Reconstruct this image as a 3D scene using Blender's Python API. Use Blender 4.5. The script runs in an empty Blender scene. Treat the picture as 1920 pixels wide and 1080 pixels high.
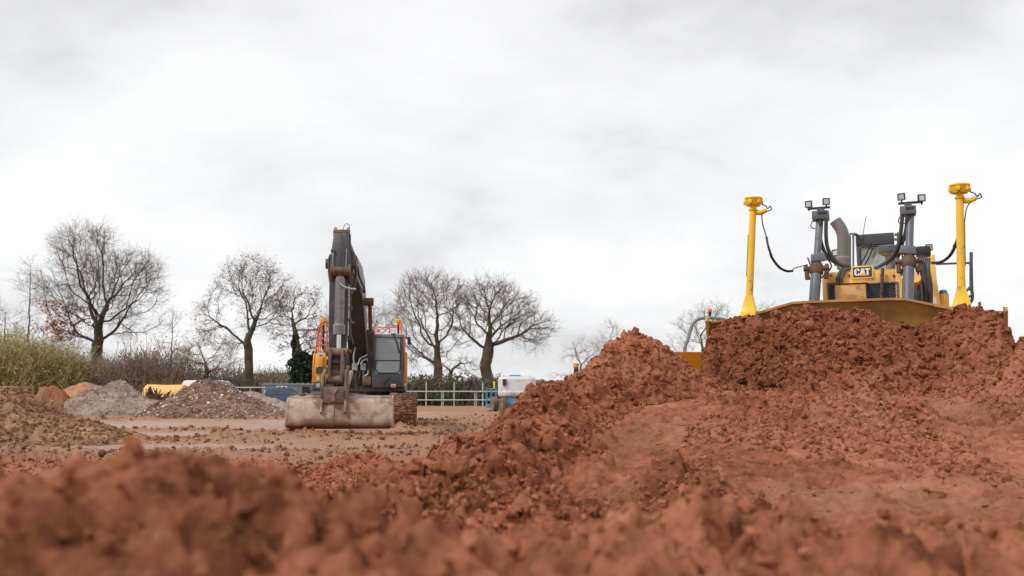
import bpy, math, random
import numpy as np
from mathutils import Vector, Matrix, Euler

# ------------------------------------------------------------------ camera, sky, sun, exposure
R = math.radians
scene = bpy.context.scene
COL = scene.collection
CAM_Z = 1.05
PITCH = R(7.02)
FPX = 1600.0                                   # focal length in pixels of the 1920 wide photograph (30 mm lens)
cam_data = bpy.data.cameras.new('camera')
cam_data.lens = 30.0
cam_data.sensor_width = 36.0
cam_data.clip_start = 0.05
cam_data.clip_end = 6000
cam_data.dof.use_dof = True
cam_data.dof.focus_distance = 13.0
cam_data.dof.aperture_fstop = 2.3
cam_data.dof.aperture_blades = 9
cam = bpy.data.objects.new('camera', cam_data)
COL.objects.link(cam)
cam.location = (0, 0, CAM_Z)
cam.rotation_euler = (R(90) + PITCH, 0, 0)
scene.camera = cam

SUN_EL, SUN_AZ = R(52), R(-122)                # high on the left, behind the camera
world = bpy.data.worlds.new('World')
scene.world = world
world.use_nodes = True
wn, wl = world.node_tree.nodes, world.node_tree.links
wn.clear()
w_out = wn.new('ShaderNodeOutputWorld')
w_bg = wn.new('ShaderNodeBackground')
w_sky = wn.new('ShaderNodeTexSky')
w_sky.sky_type = 'NISHITA'
w_sky.sun_disc = False
w_sky.sun_elevation = SUN_EL
w_sky.sun_rotation = SUN_AZ
w_tc = wn.new('ShaderNodeTexCoord')
w_sep = wn.new('ShaderNodeSeparateXYZ')
wl.new(w_tc.outputs['Generated'], w_sep.inputs[0])
def wmath(op, a, b=None):
    n = wn.new('ShaderNodeMath'); n.operation = op
    for i, q in enumerate((a, b)):
        if q is None: continue
        if isinstance(q, (int, float)): n.inputs[i].default_value = q
        else: wl.new(q, n.inputs[i])
    return n.outputs[0]
zz = wmath('ADD', wmath('MAXIMUM', w_sep.outputs['Z'], 0.0), 0.42)
w_cmb = wn.new('ShaderNodeCombineXYZ')
wl.new(wmath('DIVIDE', w_sep.outputs['X'], zz), w_cmb.inputs[0])
wl.new(wmath('DIVIDE', w_sep.outputs['Y'], zz), w_cmb.inputs[1])
w_map = wn.new('ShaderNodeMapping')
w_map.inputs['Location'].default_value = (5.2, 4.6, 0)
w_map.inputs['Rotation'].default_value = (0, 0, R(-24))
w_map.inputs['Scale'].default_value = (1.0, 1.25, 1)
wl.new(w_cmb.outputs[0], w_map.inputs[0])
w_n1 = wn.new('ShaderNodeTexNoise')
w_n1.inputs['Scale'].default_value = 1.75
w_n1.inputs['Detail'].default_value = 9.0
w_n1.inputs['Roughness'].default_value = 0.54
w_n1.inputs['Distortion'].default_value = 0.15
wl.new(w_map.outputs[0], w_n1.inputs['Vector'])
w_r = wn.new('ShaderNodeValToRGB')
e = w_r.color_ramp.elements
e[0].position = 0.34; e[0].color = (0.475, 0.475, 0.49, 1)
e[1].position = 0.60; e[1].color = (0.665, 0.665, 0.666, 1)
q = e.new(0.45); q.color = (0.585, 0.585, 0.592, 1)
wl.new(w_n1.outputs['Fac'], w_r.inputs['Fac'])
# the overcast deck covers almost all of the clear sky behind it
w_sc = wn.new('ShaderNodeVectorMath'); w_sc.operation = 'SCALE'
w_sc.inputs['Scale'].default_value = 0.10
wl.new(w_sky.outputs[0], w_sc.inputs[0])
w_mix = wn.new('ShaderNodeMix'); w_mix.data_type = 'RGBA'
w_mix.inputs['Factor'].default_value = 0.96
wl.new(w_sc.outputs[0], w_mix.inputs['A'])
wl.new(w_r.outputs[0], w_mix.inputs['B'])
wl.new(w_mix.outputs['Result'], w_bg.inputs['Color'])
w_bg.inputs['Strength'].default_value = 1.0
wl.new(w_bg.outputs[0], w_out.inputs[0])

sun_data = bpy.data.lights.new('sun', 'SUN')
sun_data.energy = 1.5
sun_data.angle = R(10)
sun_data.color = (1.0, 0.965, 0.92)
sun = bpy.data.objects.new('sun', sun_data)
COL.objects.link(sun)
sun.location = (-40, -25, 60)
sd = Vector((math.sin(SUN_AZ) * math.cos(SUN_EL), math.cos(SUN_AZ) * math.cos(SUN_EL), math.sin(SUN_EL)))
sun.rotation_euler = sd.to_track_quat('Z', 'Y').to_euler()

vs = scene.view_settings
vs.view_transform = 'Standard'
vs.look = 'None'
vs.exposure = 0.62
vs.gamma = 1.0
vs.use_curve_mapping = False
scene.render.engine = 'CYCLES'
scene.cycles.max_bounces = 6

# ------------------------------------------------------------------ pixels to places
CP, SP = math.cos(PITCH), math.sin(PITCH)
def ray(px, py):
    x, y = (px - 960) / FPX, (540 - py) / FPX
    return Vector((x, CP - y * SP, SP + y * CP))
def at(px, py, Y):
    """point on the ray of a pixel at world depth Y"""
    d = ray(px, py)
    return Vector((0, 0, CAM_Z)) + d * (Y / d.y)
def gx(px, Y, z=0.0):
    """world x of a pixel column at depth Y"""
    return (px - 960) / FPX * (Y * CP + (z - CAM_Z) * SP)
def gz(py, Y):
    return at(960, py, Y).z

# ------------------------------------------------------------------ objects, labels
def tag(o, label=None, cat=None, group=None, kind=None):
    if label: o['label'] = label
    if cat: o['category'] = cat
    if group: o['group'] = group
    if kind: o['kind'] = kind
    return o
def empty(name, loc, rz=0.0, label=None, cat=None, group=None):
    o = bpy.data.objects.new(name, None)
    o.empty_display_size = 0.3
    COL.objects.link(o)
    o.location = loc
    o.rotation_euler = (0, 0, rz)
    return tag(o, label, cat, group)
def link_mesh(name, me, mat=None, parent=None, loc=None):
    o = bpy.data.objects.new(name, me)
    COL.objects.link(o)
    if mat is not None and not me.materials: me.materials.append(mat)
    if parent: o.parent = parent
    if loc is not None: o.location = loc
    return o
def np_mesh(name, verts, faces, mat, parent=None, loc=None, smooth=True, attrs=None):
    """verts (n,3); faces (m,3) or (m,4) arrays"""
    verts = np.ascontiguousarray(verts, dtype=np.float32)
    faces = np.ascontiguousarray(faces, dtype=np.int32)
    me = bpy.data.meshes.new(name)
    n, k = faces.shape
    me.vertices.add(len(verts)); me.vertices.foreach_set('co', verts.ravel())
    me.loops.add(n * k); me.loops.foreach_set('vertex_index', faces.ravel())
    me.polygons.add(n)
    me.polygons.foreach_set('loop_start', np.arange(0, n * k, k, dtype=np.int32))
    me.polygons.foreach_set('loop_total', np.full(n, k, dtype=np.int32))
    me.polygons.foreach_set('use_smooth', np.full(n, smooth))
    for an, av in (attrs or {}).items():
        a = me.attributes.new(an, 'FLOAT', 'POINT')
        a.data.foreach_set('value', np.ascontiguousarray(av, dtype=np.float32))
    me.update(calc_edges=True)
    return link_mesh(name, me, mat, parent, loc)

def frame(d):
    d = Vector(d).normalized()
    a = Vector((0, 0, 1)) if abs(d.z) < 0.9 else Vector((0, 1, 0))
    u = d.cross(a).normalized()
    return u, d.cross(u).normalized()
def spline(pts, n=8):
    """Catmull-Rom through pts"""
    P = [Vector(p) for p in pts]
    P = [P[0] * 2 - P[1]] + P + [P[-1] * 2 - P[-2]]
    out = []
    for i in range(1, len(P) - 2):
        for k in range(n):
            t = k / n
            a, b, c, d = P[i-1], P[i], P[i+1], P[i+2]
            out.append(0.5 * ((2*b) + (c - a)*t + (2*a - 5*b + 4*c - d)*t*t + (3*b - a - 3*c + d)*t**3))
    out.append(P[-2].copy())
    return out

class MB:
    """collects shapes and links them as one mesh"""
    def __init__(s): s.v, s.f = [], []
    def add(s, verts, faces):
        o = len(s.v)
        s.v += [tuple(p) for p in verts]
        s.f += [tuple(i + o for i in f) for f in faces]
        return s
    def box(s, c, size, rot=None, top=(1, 1), shift=(0, 0)):
        """box about c; top = scale of the top face in x and y; shift = its offset"""
        hx, hy, hz = size[0]/2, size[1]/2, size[2]/2
        V = []
        for z, sx, sy, ox, oy in ((-hz, 1, 1, 0, 0), (hz, top[0], top[1], shift[0], shift[1])):
            for x, y in ((-1, -1), (1, -1), (1, 1), (-1, 1)):
                V.append(Vector((x*hx*sx + ox, y*hy*sy + oy, z)))
        if rot is not None:
            m = Euler(rot).to_matrix(); V = [m @ p for p in V]
        c = Vector(c)
        return s.add([p + c for p in V], [(0,3,2,1),(4,5,6,7),(0,1,5,4),(1,2,6,5),(2,3,7,6),(3,0,4,7)])
    def span(s, a, b):
        return s.box([(a[i]+b[i])/2 for i in range(3)], [abs(b[i]-a[i]) for i in range(3)])
    def bar(s, p0, p1, w, h, up=(0,0,1)):
        p0, p1 = Vector(p0), Vector(p1); d = (p1 - p0).normalized()
        u = d.cross(Vector(up))
        if u.length < 1e-4: u = d.cross(Vector((0,1,0)))
        u.normalize(); t = u.cross(d).normalized()
        V = []
        for p in (p0, p1):
            for a, b in ((-1,-1),(1,-1),(1,1),(-1,1)): V.append(p + u*(a*w/2) + t*(b*h/2))
        return s.add(V, [(0,1,2,3),(7,6,5,4),(0,4,5,1),(1,5,6,2),(2,6,7,3),(3,7,4,0)])
    def tube(s, pts, r, n=10, caps=True):
        pts = [Vector(p) for p in pts]
        rs = r if isinstance(r, (list, tuple)) else [r]*len(pts)
        V, F = [], []
        u = None
        for i, p in enumerate(pts):
            d = (pts[min(i+1, len(pts)-1)] - pts[max(i-1, 0)]).normalized()
            if u is None: u, w = frame(d)
            else:
                u = (u - d*u.dot(d)).normalized(); w = d.cross(u)
            for k in range(n):
                a = 2*math.pi*k/n
                V.append(p + u*(math.cos(a)*rs[i]) + w*(math.sin(a)*rs[i]))
        for i in range(len(pts)-1):
            for k in range(n):
                F.append((i*n+k, i*n+(k+1)%n, (i+1)*n+(k+1)%n, (i+1)*n+k))
        if caps:
            F.append(tuple(range(n-1, -1, -1)))
            F.append(tuple((len(pts)-1)*n + k for k in range(n)))
        return s.add(V, F)
    def cyl(s, p0, p1, r0, r1=None, n=16):
        return s.tube([p0, p1], [r0, r0 if r1 is None else r1], n)
    def lathe(s, prof, c, axis=(0,0,1), n=24):
        """prof = [(radius, height)] along axis"""
        ax = Vector(axis).normalized(); u, w = frame(ax); c = Vector(c)
        V, F = [], []
        for r, h in prof:
            for k in range(n):
                a = 2*math.pi*k/n
                V.append(c + ax*h + u*(math.cos(a)*r) + w*(math.sin(a)*r))
        for i in range(len(prof)-1):
            for k in range(n):
                F.append((i*n+k, i*n+(k+1)%n, (i+1)*n+(k+1)%n, (i+1)*n+k))
        F.append(tuple(range(n-1, -1, -1))); F.append(tuple((len(prof)-1)*n + k for k in range(n)))
        return s.add(V, F)
    def prism(s, poly, axis, a, b, scale_b=None):
        """polygon in the plane across axis (x: (y,z), y: (x,z), z: (x,y)) drawn out from a to b"""
        def p3(q, t):
            return {'x': (t, q[0], q[1]), 'y': (q[0], t, q[1]), 'z': (q[0], q[1], t)}[axis]
        n = len(poly)
        pb = poly if scale_b is None else scale_b
        V = [p3(q, a) for q in poly] + [p3(q, b) for q in pb]
        F = [tuple(range(n-1, -1, -1)), tuple(range(n, 2*n))]
        F += [(k, (k+1) % n, n+(k+1) % n, n+k) for k in range(n)]
        return s.add(V, F)
    def sweep(s, sections):
        """closed loops of equal count, joined one to the next, ends capped"""
        n = len(sections[0]); V = [p for q in sections for p in q]; F = []
        for i in range(len(sections)-1):
            for k in range(n):
                F.append((i*n+k, i*n+(k+1)%n, (i+1)*n+(k+1)%n, (i+1)*n+k))
        F.append(tuple(range(n-1, -1, -1))); F.append(tuple((len(sections)-1)*n + k for k in range(n)))
        return s.add(V, F)
    def mesh(s, name, bevel=0.0, smooth=35):
        import bmesh
        me = bpy.data.meshes.new(name)
        me.from_pydata(s.v, [], s.f)
        bm = bmesh.new(); bm.from_mesh(me)
        bmesh.ops.recalc_face_normals(bm, faces=bm.faces)
        if bevel:
            ed = [e for e in bm.edges if len(e.link_faces) == 2 and e.calc_face_angle(0) > R(28)]
            try: bmesh.ops.bevel(bm, geom=ed, offset=bevel, offset_type='OFFSET', segments=2, profile=0.6, affect='EDGES', clamp_overlap=True)
            except Exception: pass
        bm.to_mesh(me); bm.free()
        me.polygons.foreach_set('use_smooth', [True]*len(me.polygons))
        me.set_sharp_from_angle(angle=R(smooth))
        me.update()
        return me
    def build(s, name, mat, parent=None, bevel=0.0, smooth=35, loc=None):
        return link_mesh(name, s.mesh(name, bevel, smooth), mat, parent, loc)

# ------------------------------------------------------------------ materials
def nmat(name):
    m = bpy.data.materials.new(name); m.use_nodes = True
    nt = m.node_tree
    return m, nt.nodes, nt.links, nt.nodes['Principled BSDF']
def c4(c): return (c[0], c[1], c[2], 1.0)
def noise(nodes, links, scale, detail=4, rough=0.55, stretch=None, coord='Object', dist=0.0):
    tc = nodes.new('ShaderNodeTexCoord')
    n = nodes.new('ShaderNodeTexNoise')
    n.inputs['Scale'].default_value = scale; n.inputs['Detail'].default_value = detail
    n.inputs['Roughness'].default_value = rough; n.inputs['Distortion'].default_value = dist
    if stretch:
        mp = nodes.new('ShaderNodeMapping'); mp.inputs['Scale'].default_value = stretch
        links.new(tc.outputs[coord], mp.inputs[0]); links.new(mp.outputs[0], n.inputs['Vector'])
    else: links.new(tc.outputs[coord], n.inputs['Vector'])
    return n.outputs['Fac']
def ramp(nodes, links, fac, stops):
    r = nodes.new('ShaderNodeValToRGB'); el = r.color_ramp.elements
    el[0].position, el[0].color = stops[0][0], c4(stops[0][1])
    el[1].position, el[1].color = stops[-1][0], c4(stops[-1][1])
    for p, c in stops[1:-1]:
        q = el.new(p); q.color = c4(c)
    links.new(fac, r.inputs['Fac'])
    return r.outputs['Color']
def fmap(nodes, links, fac, a, b, lo=0.0, hi=1.0):
    m = nodes.new('ShaderNodeMapRange'); m.inputs['From Min'].default_value = a; m.inputs['From Max'].default_value = b
    m.inputs['To Min'].default_value = lo; m.inputs['To Max'].default_value = hi
    links.new(fac, m.inputs['Value']); return m.outputs['Result']
def mixc(nodes, links, fac, a, b, mode='MIX'):
    m = nodes.new('ShaderNodeMix'); m.data_type = 'RGBA'; m.blend_type = mode
    if isinstance(fac, (int, float)): m.inputs['Factor'].default_value = fac
    else: links.new(fac, m.inputs['Factor'])
    for q, s in ((a, 'A'), (b, 'B')):
        if isinstance(q, tuple): m.inputs[s].default_value = c4(q)
        else: links.new(q, m.inputs[s])
    return m.outputs['Result']
def fmath(nodes, links, op, a, b):
    m = nodes.new('ShaderNodeMath'); m.operation = op; m.use_clamp = False
    for i, q in enumerate((a, b)):
        if isinstance(q, (int, float)): m.inputs[i].default_value = q
        else: links.new(q, m.inputs[i])
    return m.outputs[0]
def bump(nodes, links, bsdf, h, strength, dist):
    b = nodes.new('ShaderNodeBump'); b.inputs['Strength'].default_value = strength
    b.inputs['Distance'].default_value = dist
    links.new(h, b.inputs['Height']); links.new(b.outputs[0], bsdf.inputs['Normal'])

SOIL_D, SOIL_M, SOIL_L = (0.118, 0.041, 0.020), (0.31, 0.111, 0.056), (0.475, 0.205, 0.115)
def soil_material(name, d=SOIL_D, m_=SOIL_M, l=SOIL_L, sc=1.0):
    m, N, L, B = nmat(name)
    big = noise(N, L, 0.55*sc, 5, 0.6)
    fine = noise(N, L, 16*sc, 6, 0.65)
    f = fmath(N, L, 'ADD', fmath(N, L, 'MULTIPLY', big, 0.42), fmath(N, L, 'ADD', fmath(N, L, 'MULTIPLY', fine, 0.33), fmath(N, L, 'MULTIPLY', noise(N, L, 3.6*sc, 5, 0.65), 0.25)))
    col = ramp(N, L, f, [(0.39, d), (0.5, m_), (0.62, l)])
    # pale dry crumbs
    sp = noise(N, L, 60*sc, 2, 0.5)
    col = mixc(N, L, fmap(N, L, sp, 0.66, 0.74, 0, 0.35), col, (l[0]*1.15, l[1]*1.3, l[2]*1.45))
    # wet slurry: smooth, pale, shiny
    at_ = N.new('ShaderNodeAttribute'); at_.attribute_name = 'wet'
    wn_ = fmap(N, L, noise(N, L, 2.2, 5, 0.6), 0.35, 0.6, 0.55, 1.0)
    wet = fmath(N, L, 'MULTIPLY', at_.outputs['Fac'], wn_)
    col = mixc(N, L, wet, col, (0.60, 0.44, 0.36))
    ash = N.new('ShaderNodeAttribute'); ash.attribute_name = 'pale'
    col = mixc(N, L, ash.outputs['Fac'], col, (0.33, 0.183, 0.118))
    L.new(col, B.inputs['Base Color'])
    L.new(fmap(N, L, wet, 0, 1, 0.88, 0.22), B.inputs['Roughness'])
    L.new(fmap(N, L, wet, 0, 1, 0.06, 0.5), B.inputs['Specular IOR Level'])
    h = fmath(N, L, 'ADD', fmath(N, L, 'ADD', noise(N, L, 38*sc, 6, 0.75), fmath(N, L, 'MULTIPLY', noise(N, L, 90*sc, 3, 0.7), 0.7)), fmath(N, L, 'MULTIPLY', noise(N, L, 12*sc, 5, 0.7), 1.6))
    bump(N, L, B, h, 0.75, 0.021/sc)
    return m

def paint(name, col, rough=0.45, metal=0.0, var=0.10, dirt=None, dirt_amt=0.5, dirt_sc=2.5, streak=None, bumpv=0.0, spec=0.5):
    """painted or bare metal with colour drift, grime blotches and optional vertical streaks"""
    m, N, L, B = nmat(name)
    lo = tuple(c*(1-var) for c in col); hi = tuple(min(1, c*(1+var)) for c in col)
    c = ramp(N, L, noise(N, L, 3.0, 5, 0.6), [(0.35, lo), (0.65, hi)])
    r = rough
    if streak:
        s = noise(N, L, 6.0, 5, 0.6, (1, 1, 0.08))
        c = mixc(N, L, fmap(N, L, s, 0.45, 0.7, 0, 0.75), c, streak)
    if dirt:
        dn = noise(N, L, dirt_sc, 8, 0.68, dist=0.4)
        mask = fmap(N, L, dn, 0.62 - 0.28*dirt_amt, 0.70 - 0.22*dirt_amt, 0, 0.88)
        fine = fmap(N, L, noise(N, L, dirt_sc*14, 4, 0.7), 0.58, 0.72, 0, 0.6)
        mask = fmath(N, L, 'MAXIMUM', mask, fmath(N, L, 'MULTIPLY', fine, dirt_amt))
        c = mixc(N, L, mask, c, dirt)
        L.new(fmap(N, L, mask, 0, 1, rough, 0.9), B.inputs['Roughness'])
    else: B.inputs['Roughness'].default_value = rough
    L.new(c, B.inputs['Base Color'])
    B.inputs['Metallic'].default_value = metal
    B.inputs['Specular IOR Level'].default_value = spec
    if bumpv: bump(N, L, B, noise(N, L, 30, 5, 0.7), bumpv, 0.01)
    return m
MUD = (0.23, 0.125, 0.082)
DUST = (0.30, 0.21, 0.155)
M = {}
M['soil'] = soil_material('red_soil')
M['soil_dark'] = soil_material('dark_red_soil', (0.107, 0.037, 0.0185), (0.272, 0.096, 0.049), (0.42, 0.175, 0.098))  # darker tone of the red soil, for the pile against the blade
M['soil_brightened'] = soil_material('brightened_red_soil', (0.16, 0.057, 0.029), (0.395, 0.147, 0.076), (0.555, 0.255, 0.145))  # red soil lightened in colour, so the shaded foreground mounds look brighter lit
M['soil_brown'] = soil_material('brown_soil', (0.19, 0.095, 0.055), (0.31, 0.165, 0.10), (0.43, 0.25, 0.165))
M['gravel'] = soil_material('brown_gravel', (0.12, 0.072, 0.052), (0.24, 0.15, 0.11), (0.38, 0.265, 0.20))
M['grey_gravel'] = soil_material('grey_gravel', (0.16, 0.112, 0.09), (0.28, 0.205, 0.17), (0.42, 0.34, 0.30))
M['sand'] = soil_material('orange_sand', (0.36, 0.165, 0.085), (0.47, 0.225, 0.12), (0.55, 0.29, 0.165))
M['stone'] = paint('pale_stone', (0.60, 0.54, 0.48), 0.85, var=0.35)
M['yellow'] = paint('machine_yellow', (0.86, 0.53, 0.155), 0.42, dirt=(0.36, 0.23, 0.14), dirt_amt=0.14, dirt_sc=2.2, var=0.06)
M['tan'] = paint('muddied_yellow', (0.62, 0.35, 0.12), 0.6, dirt=(0.34, 0.17, 0.09), dirt_amt=0.35, dirt_sc=5, var=0.1)
M['roof'] = paint('roof_slate', (0.045, 0.052, 0.064), 0.45, dirt=(0.12, 0.10, 0.09), dirt_amt=0.12, dirt_sc=3)
M['mast_yellow'] = paint('mast_yellow', (0.86, 0.52, 0.022), 0.38, dirt=(0.24, 0.12, 0.06), dirt_amt=0.17, dirt_sc=5.5, var=0.05)
M['dark_grey'] = paint('dark_grey_paint', (0.075, 0.082, 0.095), 0.45, dirt=(0.16, 0.125, 0.10), dirt_amt=0.22, dirt_sc=3, var=0.12)
M['cyl_grey'] = paint('slate_paint', (0.115, 0.13, 0.155), 0.40, dirt=(0.17, 0.13, 0.105), dirt_amt=0.2, dirt_sc=3, var=0.12)
M['black'] = paint('black_rubber', (0.022, 0.022, 0.024), 0.55, dirt=(0.12, 0.085, 0.06), dirt_amt=0.2, dirt_sc=6)
M['hose'] = paint('hose_grey', (0.055, 0.058, 0.064), 0.5, dirt=(0.15, 0.11, 0.085), dirt_amt=0.2, dirt_sc=8)
M['exhaust'] = paint('exhaust_steel', (0.20, 0.185, 0.175), 0.62, metal=0.3, dirt=(0.17, 0.125, 0.10), dirt_amt=0.15, dirt_sc=5)
M['rust'] = paint('rusty_steel', (0.14, 0.085, 0.055), 0.7, metal=0.2, dirt=(0.09, 0.05, 0.03), dirt_amt=0.45, dirt_sc=7, bumpv=0.3)
M['blade'] = paint('worn_blade_steel', (0.47, 0.235, 0.065), 0.40, metal=0.0, var=0.22, streak=(0.29, 0.15, 0.06), dirt=(0.33, 0.17, 0.10), dirt_amt=0.25, dirt_sc=1.6)
M['steel'] = paint('scraped_steel', (0.41, 0.32, 0.25), 0.62, metal=0.1, var=0.15, dirt=(0.21, 0.115, 0.072), dirt_amt=0.50, dirt_sc=1.3, streak=(0.27, 0.185, 0.135))
M['track'] = paint('muddy_track_steel', (0.17, 0.105, 0.072), 0.85, dirt=(0.24, 0.13, 0.085), dirt_amt=0.8, dirt_sc=3.5, bumpv=0.6)
M['boom'] = paint('boom_grey', (0.05, 0.049, 0.053), 0.42, dirt=(0.13, 0.095, 0.075), dirt_amt=0.22, dirt_sc=2.0, var=0.10)
M['ram'] = paint('ram_grey', (0.19, 0.19, 0.205), 0.38, dirt=(0.16, 0.12, 0.095), dirt_amt=0.2, dirt_sc=3)
M['link'] = paint('muddy_linkage', (0.12, 0.085, 0.07), 0.7, dirt=(0.26, 0.165, 0.115), dirt_amt=0.5, dirt_sc=3, bumpv=0.3)
M['chrome'] = paint('chrome_rod', (0.62, 0.61, 0.60), 0.18, metal=1.0, var=0.03)
M['orange'] = paint('orange_rail', (0.78, 0.13, 0.025), 0.42, dirt=DUST, dirt_amt=0.12, dirt_sc=4)
M['ex_yellow'] = paint('excavator_yellow', (0.76, 0.36, 0.03), 0.40, dirt=DUST, dirt_amt=0.2, dirt_sc=2.0, var=0.05)
M['white'] = paint('white_paint', (0.76, 0.77, 0.78), 0.35, dirt=(0.5, 0.45, 0.4), dirt_amt=0.12, dirt_sc=1.2, var=0.03)
M['lift_white'] = paint('lift_grey_white', (0.62, 0.63, 0.66), 0.45, dirt=(0.42, 0.38, 0.36), dirt_amt=0.2, dirt_sc=2, var=0.04)
M['blue'] = paint('lift_blue', (0.075, 0.26, 0.48), 0.42, dirt=DUST, dirt_amt=0.2, dirt_sc=2.5, var=0.08)
M['car_blue'] = paint('car_blue', (0.045, 0.085, 0.20), 0.22, metal=0.35, var=0.05, dirt=(0.2, 0.16, 0.14), dirt_amt=0.12, dirt_sc=1.5)
M['container'] = paint('container_blue_grey', (0.24, 0.30, 0.35), 0.55, dirt=(0.22, 0.2, 0.18), dirt_amt=0.18, dirt_sc=1.2, var=0.08, streak=(0.21, 0.25, 0.29))
M['galv'] = paint('galvanised_steel', (0.47, 0.56, 0.535), 0.45, metal=0.4, var=0.1)
M['rops'] = paint('grey_tube_paint', (0.17, 0.20, 0.225), 0.42, dirt=DUST, dirt_amt=0.15, dirt_sc=4)
M['dumper'] = paint('dumper_yellow', (0.80, 0.40, 0.02), 0.42, dirt=DUST, dirt_amt=0.18, dirt_sc=2)
M['old_yellow'] = paint('faded_yellow', (0.66, 0.42, 0.12), 0.55, dirt=(0.5, 0.36, 0.2), dirt_amt=0.3, dirt_sc=1.5)
M['timber'] = paint('raw_timber', (0.34, 0.19, 0.10), 0.8, var=0.25, dirt=MUD, dirt_amt=0.3, dirt_sc=4)
M['red'] = paint('red_plastic', (0.55, 0.035, 0.02), 0.4)
M['beacon'] = paint('amber_beacon', (0.85, 0.16, 0.05), 0.25)
M['capblue'] = paint('blue_cap', (0.03, 0.16, 0.62), 0.3)
M['letter'] = paint('white_letter', (0.82, 0.82, 0.81), 0.45, var=0.03)
M['plate'] = paint('sign_dark', (0.035, 0.038, 0.042), 0.5)
M['tri'] = paint('sign_yellow', (0.85, 0.55, 0.02), 0.45)
M['tyre'] = paint('muddy_tyre', (0.10, 0.075, 0.06), 0.85, dirt=(0.25, 0.165, 0.12), dirt_amt=0.7, dirt_sc=3, bumpv=0.4)
M['dark'] = paint('dark_interior', (0.018, 0.017, 0.016), 0.8)
M['lamp'] = paint('lamp_lens', (0.62, 0.60, 0.56), 0.12, metal=0.6, var=0.2)
M['hivis'] = paint('signal_yellow', (0.75, 0.72, 0.03), 0.5)
def glass_mat(name, tint, rough=0.04, trans=0.75):
    m, N, L, B = nmat(name)
    c = ramp(N, L, noise(N, L, 3, 5, 0.6), [(0.3, tuple(q*0.9 for q in tint)), (0.7, tint)])
    L.new(c, B.inputs['Base Color'])
    B.inputs['Roughness'].default_value = rough
    B.inputs['Transmission Weight'].default_value = trans
    B.inputs['IOR'].default_value = 1.45
    return m
M['glass'] = glass_mat('cab_glass', (0.62, 0.72, 0.73), 0.03, 0.52)
M['car_glass'] = glass_mat('car_glass', (0.10, 0.12, 0.14), 0.05, 0.3)
# ------------------------------------------------------------------ terrain
def hsh(ix, iy, s):
    h = (ix.astype(np.int64)*374761393 + iy.astype(np.int64)*668265263 + s*2246822519) & 0xFFFFFFFF
    h = ((h ^ (h >> 13)) * 1274126177) & 0xFFFFFFFF
    h = ((h ^ (h >> 16)) * 2654435761) & 0xFFFFFFFF
    return ((h ^ (h >> 15)) & 0xFFFFFF).astype(np.float32) / 16777215.0
def vn(x, y, s=0):
    ix, iy = np.floor(x), np.floor(y)
    fx, fy = (x-ix).astype(np.float32), (y-iy).astype(np.float32)
    fx = fx*fx*fx*(fx*(fx*6-15)+10); fy = fy*fy*fy*(fy*(fy*6-15)+10)
    a, b = hsh(ix, iy, s), hsh(ix+1, iy, s)
    c, d = hsh(ix, iy+1, s), hsh(ix+1, iy+1, s)
    return (a + (b-a)*fx) + ((c + (d-c)*fx) - (a + (b-a)*fx))*fy
def fbm(x, y, o=4, s=0, g=0.5):
    t, a, n = 0, 1.0, 0
    for i in range(o):
        t = t + a*(vn(x*2**i + 17.3*i, y*2**i - 9.1*i, s+i)*2-1); n += a; a *= g
    return t/n
def clods(x, y, cell, s, r0=0.28, r1=0.62, tall=0.85):
    """height of rounded lumps of random size, one to a cell"""
    wx = x/cell + 0.28*fbm(x/cell*1.3, y/cell*1.3, 2, s+50); wy = y/cell + 0.28*fbm(x/cell*1.3+40, y/cell*1.3, 2, s+60)
    ix, iy = np.floor(wx), np.floor(wy)
    best = np.zeros_like(wx, dtype=np.float32)
    for dx in (-1, 0, 1):
        for dy in (-1, 0, 1):
            cx, cy = ix+dx, iy+dy
            px, py = cx+0.5+(hsh(cx, cy, s)-0.5)*0.95, cy+0.5+(hsh(cx, cy, s+1)-0.5)*0.95
            r = r0 + (r1-r0)*hsh(cx, cy, s+2)**1.8
            ex = 0.7 + 0.6*hsh(cx, cy, s+3)
            d2 = (wx-px)**2*ex + (wy-py)**2/ex
            best = np.maximum(best, np.sqrt(np.maximum(r*r-d2, 0))*(0.5+0.8*hsh(cx, cy, s+4)))
    return best*cell*tall
def sst(a, b, x):
    t = np.clip((x-a)/(b-a), 0, 1); return t*t*(3-2*t)
def fade(r, full, gone): return 1-sst(full, gone, r)
def rubble(x, y, wl, seed, octs, gain=0.62, r=None, fine=0.0016):
    """crumbled soil: rounded tops parted by sharp creases, octave on octave from wavelength wl down;
    octaves too fine to see at distance r drop out"""
    wx = x + 0.22*wl*fbm(x/wl*1.7, y/wl*1.7, 2, seed+90); wy = y + 0.22*wl*fbm(x/wl*1.7+31, y/wl*1.7, 2, seed+95)
    z = np.zeros_like(wx, dtype=np.float32); a, l = 1.0, wl
    for i in range(octs):
        t = 0.65*i+0.3; c, s_ = math.cos(t), math.sin(t)
        u, v = (c*wx - s_*wy)/l, (s_*wx + c*wy)/l
        n = np.abs(vn(u+13.7*i, v-5.3*i, seed+i)*2-1)
        k = 1.0 if r is None else fade(r, l/fine*0.25, l/fine*0.5)
        z = z + a*(n-0.38)*k
        a *= gain; l *= 0.5
        if r is not None and not (r < l/fine*0.5).any(): break
    return z*wl
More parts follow.
